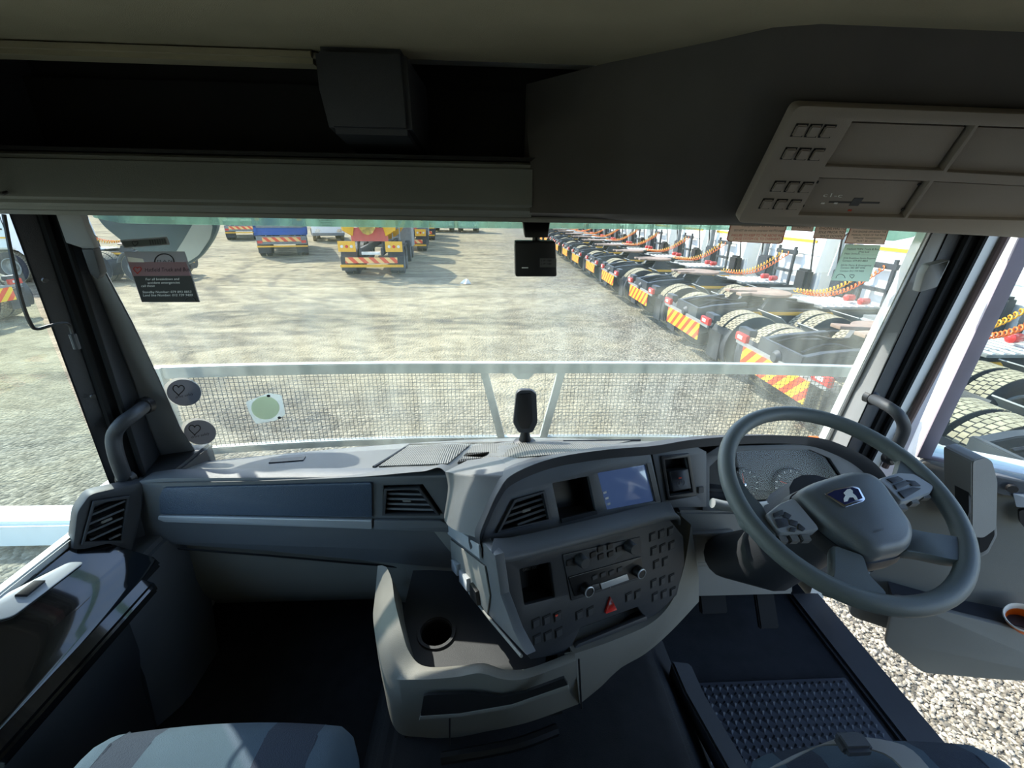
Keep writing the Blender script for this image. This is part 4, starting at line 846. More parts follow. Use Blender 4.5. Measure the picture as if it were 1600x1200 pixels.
# ================================================================== things on the windscreen and dash
dcm = empty('dash_camera', at(838, 400, y=1.07)); tag(dcm, 'black dash camera hanging at the windscreen top centre', 'camera')
PDc = Pl(at(838, 400, y=1.06), (0, -1, -.05))
bd = plate('body', PDc, [(804, 377), (868, 377), (870, 432), (805, 432)], M['black'], dcm, t=.035, off=-.03, r=.006, bev=.004)
plate('mount', PDc, [(817, 345), (861, 345), (857, 372), (821, 372)], M['black'], dcm, t=.03, off=-.04, r=.002, bev=.002)
MB().cyl(PDc.P(839, 368)-PDc.n*.02, PDc.P(839, 380)-PDc.n*.02, .009, 10).mk('neck', M['black'], dcm)
lb_ = plate('label', PDc, [(843, 403), (869, 403), (869, 417), (843, 417)], M['st_grey'], bd, t=.0008, off=.005)
for yy in (408, 413): text_on('S W 1080', PDc, (845, yy), (861, yy), 3, M['ink'], lb_, off=.0065)
plate('status_light', PDc, [(815, 417), (825, 417), (825, 418.5), (815, 418.5)], M['inkw'], bd, t=.001, off=.005)
b_ = on_top(820, 692)
ph = empty('dash_scanner', b_); tag(ph, 'black upright driver monitoring unit on a stalk on the dash top', 'device')
PP = Pl(b_+np.array([0, 0, .09]), (.02, -1, .12))
MB().lathe([(.034, 0), (.032, .006), (.018, .012), (.014, .03), (.012, .045)], b_-np.array([0, 0, .004]), (0, 0, 1), 20).mk('base', M['black'], ph)
po = [np.array(PP.uv(*p)) for p in ((806, 612), (812, 607), (830, 607), (838, 613), (840, 660), (832, 676), (810, 676), (801, 660))]; cc = sum(po)/len(po)
MB().loft([[PP.w(*(cc+(p-cc)*s), h) for p in rounded(po, .006, 2)] for s, h in ((.6, -.035), (.92, -.02), (1, 0), (.95, .008))]).mk('housing', M['dark'], ph, smooth=45)
plate('face', PP, [(811, 614), (829, 613), (831, 655), (826, 668), (814, 668), (809, 655)], M['black'], ph, t=.004, off=.0075, r=.003, bev=.001)

PG = PW.off(.002)
def sticker(name, px, m, label, cat, r=.002, **k):
    o = plate(name, PG, px, m, None, t=.0012, r=r, label=label, cat=cat, **k); return o
def ell(cx, cy, rx, ry, rot=0, n=28): return [(cx+rx*math.cos(a)*math.cos(rot)-ry*math.sin(a)*math.sin(rot), cy+rx*math.cos(a)*math.sin(rot)+ry*math.sin(a)*math.cos(rot)) for a in np.linspace(0, 2*math.pi, n, endpoint=False)]
def heart(cx, cy, s, parent, m, pl, off=.003, rad=.0012):
    pts = []
    for a in np.linspace(.2, 2*math.pi-.2, 22):
        x = 16*math.sin(a)**3; y = 13*math.cos(a)-5*math.cos(2*a)-2*math.cos(3*a)-math.cos(4*a); pts.append(pl.w(*pl.uv(cx+x*s/16, cy-y*s/16), off))
    MB().tube(pts, rad, 5).mk('heart_mark', m, parent)
s1 = sticker('strip_sticker', [(188, 375), (261, 370), (266, 382), (195, 388)], M['st_edge'] if False else M['st_grey'], 'narrow grey strip sticker at the upper left of the windscreen', 'sticker')
plate('print_field', PG, [(191, 377), (259, 372), (262, 381), (196, 386)], paper('strip_dark', (110, 112, 104), .6), s1, t=.0005, off=.0013); heart(212, 380, 4.5, s1, M['ink'], PG, .0025, .0008)
for k in range(7): plate('bar_print', PG, [(234+k*3.8, 374.5-k*.3), (235.6+k*3.8, 374.4-k*.3), (237.6+k*3.8, 382-k*.3), (236+k*3.8, 382.2-k*.3)], M['ink'], s1, t=.0004, off=.0019)
s2 = sticker('service_sticker', [(194, 393), (289, 393), (313, 472), (222, 472)], M['st_grey'], 'larger grey and black service contact sticker below the strip sticker', 'sticker')
plate('pink_band', PG, [(201, 409), (291, 409), (299, 430.5), (209, 431)], M['st_pink'], s2, t=.0005, off=.0013)
plate('black_band', PG, [(209, 431), (299, 430.5), (312, 471.3), (222.5, 471.3)], M['st_black'], s2, t=.0005, off=.0013)
plate('white_corner', PG, [(200, 401), (224, 404), (226.5, 409.5), (202, 409)], M['cream'], s2, t=.0004, off=.0019)
MB().tube([PG.w(*PG.uv(258+15*math.cos(a), 409-13*math.sin(a)), .003) for a in np.linspace(0, math.pi, 16)], .0014, 5).mk('arch_mark', M['ink'], s2)
MB().tube([PG.w(*PG.uv(298+8*math.cos(a), 470-7*math.sin(a)), .003) for a in np.linspace(0, math.pi, 14)], .0007, 5).mk('arch_mark', M['st_grey'], s2)
text_on('M A N', PG, (247, 409), (270, 409), 3.5, M['ink'], s2, off=.003)
heart(216, 421, 6, s2, M['inkred'], PG, .003, .0009)
text_on('Hatfield Truck and Bus', PG, (228, 424), (297, 423), 6, M['ink'], s2, off=.003)
for s_, x0, x1, y in (('For all breakdown and', 229, 281, 437.5), ('accident emergencies', 232, 282, 443), ('call these', 222, 243, 448), ('Standby Number: 079 893 8853', 224, 300, 457.5), ('Land line Number: 012 739 9400', 225, 302, 462.5)): text_on(s_, PG, (x0, y), (x1, y-.5), 3.6, M['inkw'], s2, off=.003)
for (cx, cy, rx, ry), w_ in (((285, 612, 30, 22), 'upper'), ((310, 674, 28, 20.5), 'lower')):
    s3 = sticker('round_sticker', ell(cx, cy, rx, ry, .12), M['st_lip'], f'round grey licence sticker with a heart, {w_} of the pair by the left pillar', 'sticker', r=0, group='round windscreen stickers')
    plate('disc_print', PG, ell(cx+3, cy+1, rx*.9, ry*.93, .12), M['st_round'], s3, t=.0005, off=.0013); heart(cx-5, cy-4, 9, s3, M['ink'], PG, .003, .0013)
    text_on('drive safely', PG, (cx-10, cy+10), (cx+18, cy+4), 4, M['ink'], s3, off=.003)
s4 = sticker('sticker_residue', [(384, 628), (420, 614), (440, 617), (446, 648), (430, 657), (400, 662), (390, 645)], M['residue'], 'torn pale sticker residue low on the windscreen left of centre', 'sticker', r=.006)
plate('green_patch', PG, ell(415, 637, 22, 18), paper('residue_green', (232, 238, 220)), s4, t=.0004, off=.0013)
for p in ((420, 618), (437, 652)): plate('dark_spot', PG, ell(*p, 3, 2, 0, 10), M['ink'], s4, t=.0004, off=.0019)
def warn(px, label, lines, red=()):
    c = np.mean(px, 0); inn = [tuple(c+(np.array(p)-c)*np.array((.965, .93))) for p in px]
    s = plate('warning_sticker', PG, px, M['st_edge'], None, holes=[inn], t=.0012, label=label, cat='sticker', group='brown warning stickers')
    plate('face', PG, [tuple(c+(np.array(p)-c)*np.array((.97, .935))) for p in px], M['st_brown'], s, t=.0008, off=.0002)
    for i, (t_, x0, x1, y, h) in enumerate(lines): text_on(t_, PG, (x0, y), (x1, y+.6), h, M['inkred'] if i in red else M['ink'], s, off=.003, slant=-.25)
warn([(1144, 338), (1233, 340), (1222, 379), (1217, 381), (1138, 377), (1135, 374)], 'widest brown warning sticker with red print at the windscreen top right', [('compressor air is on a new', 1158, 1224, 354, 3.2), ('DO NOT idle while the compressor with PTO engaged', 1146, 1226, 361, 3.2), ('FAILURE TO KEEP TO THE ABOVE WILL', 1142, 1224, 369, 4), ('CAUSE SYSTEM OIL TO OVERHEAT', 1144, 1217, 374.5, 4)], (2, 3))
warn([(1240, 340), (1275, 341), (1269, 362), (1236, 360)], 'smallest pale brown sticker between two warning stickers at the windscreen top', [('notice', 1245, 1266, 356, 3)])
warn([(1278, 341), (1326, 343), (1318, 374), (1270, 372)], 'narrow brown warning sticker about shutting down the engine', [('ENGINE HAS TO', 1279, 1320, 358, 3.6), ('IDLE PRIOR TO', 1278, 1317, 364, 3.6), ('SHUT DOWN', 1280, 1314, 370, 3.6)])
warn([(1330, 352), (1390, 354), (1381, 382), (1319, 380)], 'rightmost brown warning sticker above the green service notice', [('FOR ENGINE OFF-ROAD THE', 1331, 1383, 363, 3), ('MANUAL MODE OF THE MAN', 1329, 1381, 368, 3), ('TIPMATIC TRANSMISSION', 1331, 1376, 373, 3), ('MUST BE USED', 1337, 1366, 377.5, 3)])
s5 = sticker('service_notice', [(1321, 382), (1376, 383), (1357, 440), (1298, 438)], M['st_green'], 'pale green service contact notice under the rightmost warning sticker', 'sticker')
for t_, x0, x1, y, h in (('Hatfield MAN Truck & Bus', 1322, 1371, 390, 3.2), ('(Pty) Ltd', 1340, 1356, 394, 2.6), ('Main Switch: __________', 1318, 1368, 397, 2.6), ('24 Hr Breakdown Service Response', 1316, 1366, 404, 2.8), ('Contact: 079 893 8853', 1315, 1354, 408, 2.8), ('24 Hr Parts & Emergency', 1312, 1360, 415, 2.8), ('Contact: 082 887 4046', 1312, 1350, 419, 2.8), ('Contact: 012 739 9400', 1311, 1348, 424, 2.8)): text_on(t_, PG, (x0, y), (x1, y+.5), h, M['ink'], s5, off=.003, slant=-.3)
MB().tube([PG.w(*PG.uv(1312+7*math.cos(a), 434-6*math.sin(a)), .003) for a in np.linspace(0, math.pi, 14)], .0007, 5).mk('arch_mark', M['ink'], s5); heart(1330, 431, 3.5, s5, M['ink'], PG, .003, .0006)
am = tag(MB().box(at(1271, 686, y=1.17), (.035, .02, .016)).mk('marker_light', M['orange'], None, bevel=.004), 'small orange marker on the dash edge at the right windscreen corner', 'light')

# ---- outside the windscreen: stone guard, wiper, mirror
gd = empty('stone_guard', (0, 1.5, 1.83)); tag(gd, 'galvanised wire mesh stone guard in front of the lower windscreen', 'stone guard')
def gy(x): return 1.50-.13*(abs(x)/1.2)**2.4
def gp(x, z): return np.array((x, gy(x)+.0, z))
zt_, zb_ = 2.128, 1.812
def barx(x0, x1, z0, z1, t, zf=lambda x: 0): return MB().loft([[gp(x, z0+zf(x))+np.array([0, -t/2, 0]), gp(x, z0+zf(x))+np.array([0, t/2, 0]), gp(x, z1+zf(x))+np.array([0, t/2, 0]), gp(x, z1+zf(x))+np.array([0, -t/2, 0])] for x in np.linspace(x0, x1, 30)])
zf_ = lambda x: .03*(abs(x)/1.2)**2
barx(-1.2, 1.2, zt_-.038, zt_, .03, zf_).mk('top_rail', M['galv'], gd, bevel=.003)
barx(-1.16, 1.16, zb_-.014, zb_+.012, .025, zf_).mk('bottom_rail', M['galv'], gd, bevel=.003)
gc = (at(755, 566, y=1.5)+at(880, 566, y=1.5))/2; gcx = gc[0]
tl = at(756, 574, y=1.5)[0]; tr2 = at(878, 574, y=1.5)[0]; blx = at(784, 680, y=1.5)[0]; brx = at(848, 680, y=1.5)[0]
for a, b in ((tl, blx), (tr2, brx)): MB().prism([(a-.014, 1.49, zt_-.03), (a+.014, 1.49, zt_-.03), (b+.014, 1.49, zb_), (b-.014, 1.49, zb_)], (0, .02, 0)).mk('brace', M['galv'], gd)
for s in (-1, 1): MB().bb(s*1.19-.015, s*1.19+.015, gy(1.19)-.02, gy(1.19)+.01, zb_, zt_+.03).mk('end_post', M['galv'], gd)
MB().prism([(gcx-.045, 1.49, zt_-.035), (gcx+.045, 1.49, zt_-.035), (gcx+.02, 1.49, zt_-.062), (gcx-.02, 1.49, zt_-.062)], (0, .02, 0)).mk('latch', M['galv'], gd)
def wires(x0t, x0b, x1t, x1b):
    mb = MB(); st = .0140; w = .001
    def seg(a, b):
        mb.tube([a, b], w, 4)
    n = int((max(x1t, x1b)-min(x0t, x0b))/st)
    for i in range(n+1):
        x = min(x0t, x0b)+i*st; zz0, zz1 = zb_+.0, zt_-.035
        def lim(xt, xb, left):
            return None
        lo, hi = zz0, zz1
        # clip against slanted braces
        for xt, xb, sgn in ((x0t, x0b, 1), (x1t, x1b, -1)):
            if abs(xt-xb) > 1e-6:
                zc = zz0+(zz1-zz0)*(x-xb)/(xt-xb)
                if 0 < (x-xb)/(xt-xb) < 1:
                    if (xt-x)*sgn > 0: hi = min(hi, zc)
                    else: lo = max(lo, zc)
        if hi-lo > .004: seg(gp(x, lo+zf_(x)), gp(x, hi+zf_(x)))
    for j in range(1, int((zt_-.035-zb_)/st)+1):
        z = zb_+j*st; f = (z-zb_)/(zt_-.035-zb_); a = x0b+(x0t-x0b)*f; b = x1b+(x1t-x1b)*f
        xs = np.linspace(a, b, 14)
        for p, q in zip(xs[:-1], xs[1:]): seg(gp(p, z+zf_(p)), gp(q, z+zf_(q)))
    return mb
for args in ((-1.19, -1.19, tl, blx), (tr2, brx, 1.19, 1.19)):
    mb = wires(*args); mk('wire_mesh', mb.V, mb.F, M['wire'], gd, smooth=0, kind='stuff')
wp = empty('wiper', at(640, 700, y=1.3)); tag(wp, 'black windscreen wiper blade lying at the windscreen base', 'wiper')
MB().tube([at(440, 718, y=1.29), at(560, 706, y=1.30), at(650, 695, y=1.31), at(725, 688, y=1.32)], .008, 6).mk('blade', M['black'], wp)
MB().tube([at(560, 702, y=1.315), at(640, 697, y=1.32), at(700, 694, y=1.32)], .011, 6).mk('arm', M['dark'], wp)
mr_ = empty('front_mirror', at(245, 370, y=1.36)); tag(mr_, 'dark rounded exterior front mirror at the upper left windscreen corner', 'mirror')
PM = Pl(at(245, 365, y=1.58), (.25, -1, -.1))
om = [np.array(PM.uv(*p)) for p in ((146, 330), (160, 352), (200, 384), (250, 410), (290, 418), (318, 400), (336, 374), (344, 352), (336, 330), (310, 290), (180, 285))]; oc_ = sum(om)/len(om)
MB().loft([[PM.w(*(oc_+(p-oc_)*s), h) for p in rounded(om, .03, 3)] for s, h in ((.45, -.10), (.8, -.07), (.97, -.03), (1, 0), (.97, .008))]).mk('housing', mat('mirror_housing', (74, 92, 92), .4), mr_, smooth=60)
plate('mirror_lens', PM, [(276, 394), (290, 412), (312, 398), (330, 372), (334, 352), (326, 344), (306, 344), (290, 372)], mat('mirror_lens', (196, 198, 180), .25, metal=.2), mr_, t=.003, off=.0085, r=.01)
MB().tube([at(170, 330, y=1.60), at(150, 280, y=1.5), at(130, 250, y=1.27)], .018, 8).mk('arm', M['black'], mr_)

# ================================================================== TRUCK TRACTORS (rear at x=0, cab towards +x)
def tyre_mesh(parent, c, w=.27, ro=.515, axis=1, front=False):
    x, y, z = c
    t = MB().lathe([(.29, -w*.42), (.36, -w*.5), (.46, -w*.5), (.50, -w*.46), (.508, -w*.40), (.508, w*.40), (.50, w*.46), (.46, w*.5), (.36, w*.5), (.29, w*.42)], c, (0, 1, 0), 40, cap=False).mk('tyre', M['tyre'], parent, smooth=40)
    mb = MB(); N_ = 44
    for k in range(N_):
        for j, yy in enumerate((-.36, -.12, .12, .36)):
            a0_ = 2*math.pi*(k+(.5 if j % 2 else 0))/N_; da_ = 2*math.pi/N_*.40; hw = w*.105
            vs_ = []
            for rr in (.505, ro):
                for aa, yo in ((a0_-da_, -hw), (a0_+da_, -hw), (a0_+da_*1.2, hw), (a0_-da_*.8, hw)): vs_.append((x+rr*math.cos(aa), y+yy*w+yo, z+rr*math.sin(aa)))
            mb.add(vs_, [(4, 5, 6, 7), (0, 1, 5, 4), (1, 2, 6, 5), (2, 3, 7, 6), (3, 0, 4, 7)])
    mk('tread', mb.V, mb.F, M['tread'], t, smooth=0)
    s = -1 if y < 0 else 1
    MB().lathe([(.30, -.02), (.305, w*.52), (.275, w*.52), (.25, w*.1), (.15, w*.08), (.13, w*.36), (.06, w*.40)] if True else [], c, (0, s, 0), 28).mk('rim', M['chassis_grey'], t, smooth=40)
    return t
def tractor():
    r_ = empty('truck_tractor', (0, 0, 0))
    for s in (-1, 1):
        MB().bb(.02, 5.4, s*.41-.04, s*.41+.04, .74, 1.0).mk('chassis_rail', M['chassis'], r_, bevel=.01)
        MB().prism([(.0, s*.41-.05, .74), (-.02, s*.41-.05, 1.0), (.25, s*.41-.05, 1.06), (.9, s*.41-.05, 1.12), (.9, s*.41-.05, 1.07), (.25, s*.41-.05, .98)], (0, .1, 0)).mk('rail_ramp', M['chassis'], r_, bevel=.008)
        MB().bb(-.06, .0, s*.86-.15, s*.86+.15, .83, .95).mk('tail_light', M['red'], r_, bevel=.01)
        MB().bb(-.068, -.058, s*.86-.05, s*.86+.07, .87, .92).mk('reverse_lens', M['cream'], r_.children[-1])
        MB().bb(.13, .16, s*.95-.20, s*.95+.20, .25, .72).mk('mudflap', M['chassis'], r_)
        MB().bb(.0, .12, s*.9-.16, s*.9+.16, .92, 1.02).mk('light_bracket', M['chassis'], r_, bevel=.01)
        for xa in (.72, 2.07):
            # low mudguard quarter behind each wheel
            mb = MB(); mb.loft([[(xa+.56*math.cos(a), s*1.0-.30, .515+.56*math.sin(a)), (xa+.56*math.cos(a), s*1.0+.26, .515+.56*math.sin(a)), (xa+.58*math.cos(a), s*1.0+.26, .515+.58*math.sin(a)), (xa+.58*math.cos(a), s*1.0-.30, .515+.58*math.sin(a))] for a in np.linspace(R(150), R(205), 7)]).mk('mudguard', M['chassis'], r_)
            for yy in (1.06, .74): tyre_mesh(r_, (xa, s*yy, .515))
        tyre_mesh(r_, (4.75, s*1.02, .515))
        MB().bb(2.75, 3.75, s*.98-.24, s*.98+.24, .5, 1.0).mk('fuel_tank' if s < 0 else 'battery_box', M['chassis_grey'], r_, bevel=.08, seg=3)
        MB().bb(.95, 2.6, s*.46-.012+s*.02, s*.46+.012+s*.02, .90, .96).mk('reflective_strip', M['amber'], r_)
        MB().bb(2.75, 3.75, s*1.225-.008, s*1.225+.008, .86, .92).mk('reflective_strip', M['amber'], r_)
    MB().bb(-.02, .04, -.46, .46, .70, 1.02).mk('rear_crossmember', M['chassis'], r_, bevel=.01)
    MB().bb(-.05, -.02, -.98, .98, .78, .84).mk('light_bar', M['chassis_grey'], r_, bevel=.005)
    MB().bb(-.07, -.05, -.72, .72, .50, .79).mk('chevron_board', M['chev'], r_)
    for xa in (.72, 2.07):
        MB().cyl((xa, -.62, .515), (xa, .62, .515), .09, 12).mk('axle', M['chassis'], r_)
        MB().lathe([(.12, -.18), (.22, -.05), (.22, .05), (.12, .18)], (xa, 0, .515), (0, 1, 0), 18).mk('differential', M['chassis'], r_)
    for xm in (1.4, 2.6, 3.4): MB().bb(xm, xm+.12, -.38, .38, .78, .98).mk('crossmember', M['chassis'], r_)
    # fifth wheel: horseshoe plate
    P5 = Pl((1.35, 0, 1.24), (0, 0, 1)); 
    o5 = [(.45*math.cos(a), .46*math.sin(a)) for a in np.linspace(R(-150), R(150), 24)]+[(-.62, .30), (-.62, .12), (-.12, .05), (-.12, -.05), (-.62, -.12), (-.62, -.30)]
    V, Fs = shape2d(o5, [], .05, .008); f5 = mk('fifth_wheel', [(1.45+a, b, 1.235+c+.05*(-a-.1 if a < -.1 else 0)*-1*0) for a, b, c in V], Fs, M['brown'], r_); fixn(f5.data)
    for s in (-1, 1): MB().prism([(1.2, s*.4-.04, 1.0), (1.3, s*.4-.04, 1.2), (1.6, s*.4-.04, 1.2), (1.7, s*.4-.04, 1.0)], (0, .08, 0)).mk('saddle_bracket', M['chassis'], r_)
    cwk = MB().bb(2.3, 3.45, -.5, .5, 1.02, 1.06).mk('catwalk', M['chassis_grey'], r_, bevel=.006)
    for k in range(7): MB().bb(2.38+k*.15, 2.42+k*.15, -.48, .48, 1.06, 1.075).mk('tread_bar', M['white'], cwk)
    for yy in (-.25, .25): MB().lathe([(.02, 0), (.11, .02), (.125, .06), (.125, .6), (.11, .64), (.02, .66)], (1.6, yy, .72), (1, 0, 0), 16).mk('air_tank', M['chassis_grey'], r_, smooth=50)
    for s in (-1, 1):
        for xa in (.72, 2.07):
            MB().tube(catmull([(xa-.5, s*.52, .68), (xa-.2, s*.52, .60), (xa+.2, s*.52, .60), (xa+.5, s*.52, .68)], 4), .04, 6).mk('leaf_spring', M['chassis'], r_)
            MB().lathe([(.09, 0), (.11, .03), (.11, .14), (.08, .18)], (xa+.18, s*.3, .62), (1, 0, .2), 12).mk('brake_chamber', M['chassis_grey'], r_)
            MB().loft([[(xa+.60*math.cos(a), s*.9-.34, .515+.60*math.sin(a)), (xa+.60*math.cos(a), s*.9+.34, .515+.60*math.sin(a)), (xa+.615*math.cos(a), s*.9+.34, .515+.615*math.sin(a)), (xa+.615*math.cos(a), s*.9-.34, .515+.615*math.sin(a))] for a in np.linspace(R(18), R(58), 6)]).mk('front_mudguard', M['chassis_grey'], r_)
        MB().tube(catmull([(.1, s*.25, 1.0), (.5, s*.2, 1.1), (1.0, s*.3, 1.02), (1.6, s*.2, 1.1), (2.3, s*.25, 1.05)], 5), .022, 6).mk('air_line', M['black'], r_)
    MB().lathe([(.06, 0), (.1, .05), (.1, .16), (.05, .2)], (-.08, 0, .86), (1, 0, 0), 14).mk('tow_coupling', M['chassis'], r_)
    # pylon with coiled air lines and red couplings
    MB().bb(3.50, 3.55, -.42, -.36, 1.0, 1.9).bb(3.50, 3.55, .2, .26, 1.0, 1.9).bb(3.49, 3.56, -.45, .3, 1.72, 1.82).bb(3.49, 3.56, -.42, .26, 1.3, 1.36).mk('hose_rack', M['chassis'], r_)
    MB().bb(3.42, 3.62, .45, .95, 1.05, 1.6).mk('air_intake', M['chassis'], r_, bevel=.04)
    MB().bb(3.42, 3.62, -1.12, -.72, .95, 1.45).mk('adblue_tank', M['black'], r_, bevel=.05)
    for i, (y0, m) in enumerate(((-.2, 'orange'), (.05, 'yellow'))):
        pts = []; A = np.array((3.5, y0, 1.75)); B = np.array((1.9, y0-.25, 1.32)); n = 150
        for k in range(n+1):
            t = k/n; p = A*(1-t)+B*t+np.array([0, 0, -.22*math.sin(math.pi*t)]); a = 2*math.pi*22*t; pts.append(p+np.array([0, math.cos(a), math.sin(a)])*.036)
        MB().tube(pts, .011, 5).mk('coiled_hose', M[m], r_, smooth=80)
    for yy in (-.45, -.1): MB().lathe([(.03, 0), (.065, .02), (.065, .17), (.04, .2)], (3.0, yy, 1.16), (1, .1, 0), 14).mk('coupling', M['red'], r_, smooth=40)
    # cab
    prof = [(3.68, 1.0), (3.68, 3.0), (3.9, 3.28), (5.3, 3.3), (5.75, 2.95), (5.95, 2.0), (6.02, 1.5), (6.02, .45), (5.45, .42), (5.35, .85), (5.1, 1.1), (4.4, 1.1), (4.15, .85), (4.1, .62), (3.72, .62)]
    cb = MB().prism([(x, -1.18, z) for x, z in prof], (0, 2.36, 0)).mk('cab_body', M['white'], r_, bevel=.05, seg=3, smooth=50)
    P_b = 3.675
    for zz in (1.35, 1.75, 2.15, 2.55, 2.85): MB().bb(P_b-.012, P_b+.005, -1.05, 1.05, zz, zz+.03).mk('back_rib', M['white'], cb)
    MB().bb(P_b-.016, P_b+.004, -.85, .85, 2.02, 2.08).mk('reflective_strip', M['amber'], cb)
    for s in (-1, 1):
        MB().prism([(4.5, s*1.185-.006, 2.0), (4.5, s*1.185-.006, 2.75), (5.45, s*1.185-.006, 2.75), (5.72, s*1.185-.006, 2.0)], (0, .012, 0)).mk('side_window', M['dglass'], cb)
        MB().bb(4.45, 4.47, s*1.186-.006, s*1.186+.006, 1.15, 2.85).mk('door_gap', M['black'], cb)
        MB().bb(4.55, 4.75, s*1.19-.012, s*1.19+.012, 1.72, 1.77).mk('door_handle', M['black'], cb)
        MB().bb(4.5, 5.3, s*1.19-.008, s*1.19+.008, 1.45, 1.50).mk('side_strip', M['amber'], cb)
        MB().bb(5.62, 5.78, s*1.27-.085, s*1.27+.085, 2.0, 2.6).mk('mirror', M['black'], cb, bevel=.04)
        MB().prism([(3.86, s*1.19-.01, 1.4), (3.86, s*1.19-.01, 2.9), (3.70, s*1.19-.01, 2.9), (3.55, s*1.19-.01, 1.4)], (0, .02, 0)).mk('side_deflector', M['white'], cb)
        MB().prism([(6.025, s*.78-.18, .72), (6.025, s*.78+.18, .72), (6.02, s*.78+.2, .95), (6.02, s*.78-.12, .92)], (.02, 0, 0)).mk('headlight', M['chrome'], cb)
    MB().prism([(5.765, -1.08, 2.92), (5.965, -1.12, 2.0), (5.965, 1.12, 2.0), (5.765, 1.08, 2.92)], (.012, 0, .0)).mk('windscreen', M['dglass'], cb)
    for zz in (1.15, 1.33, 1.51, 1.69): MB().bb(6.0, 6.035, -.85, .85, zz, zz+.12).mk('grille_bar', M['black'], cb)
    MB().bb(5.99, 6.06, -1.15, 1.15, .45, .66).mk('bumper', M['chassis_grey'], cb, bevel=.02)
    for s in (-1, 1): MB().tube(catmull([(3.6, s*1.0, 1.35), (3.5, s*1.0, 2.0), (3.5, s*1.0, 2.2), (3.62, s*1.0, 2.3)], 4), .02, 6).mk('grab_rail', M['black'], r_)
    MB().tube([(3.55, .85, .9), (3.55, .85, 2.6), (3.45, .85, 2.75)], .07, 10).mk('exhaust_stack', M['chassis_grey'], r_)
    return r_
tp = tractor()
ORD = ['nearest, beside the open driver door', 'with chevron board partly behind the wire guard', 'second beyond the wire guard', 'third beyond the wire guard', 'fourth beyond the wire guard', 'fifth beyond the wire guard', 'sixth beyond the wire guard', 'seventh beyond the wire guard', 'eighth beyond the wire guard', 'ninth beyond the wire guard', 'tenth beyond the wire guard', 'eleventh beyond the wire guard', 'twelfth beyond the wire guard', 'thirteenth beyond the wire guard', 'fourteenth beyond the wire guard', 'last at the far end']
YS = [2.45, 5.35, 8.15, 11.05, 14.05, 16.85]+[16.85+2.95*k for k in range(1, 11)]
def place(i, loc, rz, label, group):
    o = tp if i == 0 else copy_tree(tp)
    o.location = loc; o.rotation_euler = (0, 0, rz); tag(o, label, 'truck', group)
    return o
for i, y in enumerate(YS):
    place(i, (3.70+random.uniform(-.04, .04)+(.05 if i > 8 else 0), y, 0), R(random.uniform(-.8, .8)) if i > 2 else 0, f'white-cab truck tractor in the right row, {ORD[i]}', 'truck tractors parked in a row at right')
FAR = [(at(515, 378, z=0), R(-70), 'white truck facing us between the blue truck and the mixer'), (at(653, 368, y=52), R(-86), 'white truck facing us right of the mixers, leftmost of three'), (at(693, 368, y=52), R(-86), 'white truck facing us right of the mixers, middle of three'), (at(733, 368, y=52), R(-86), 'white truck facing us right of the mixers, rightmost of three')]
for loc, rz, lb in FAR: place(1, (loc[0]-6.02*math.cos(rz), loc[1]-6.02*math.sin(rz), 0), rz, lb, 'white trucks facing us across the lot')
place(1, (-11.2, 9.9, 0), R(178), 'truck tractor with chevron board seen through the left side window', 'truck tractors at left')
place(1, (-11.6, 17.2, 0), R(182), 'white truck tractor behind the service sticker at left', 'truck tractors at left')

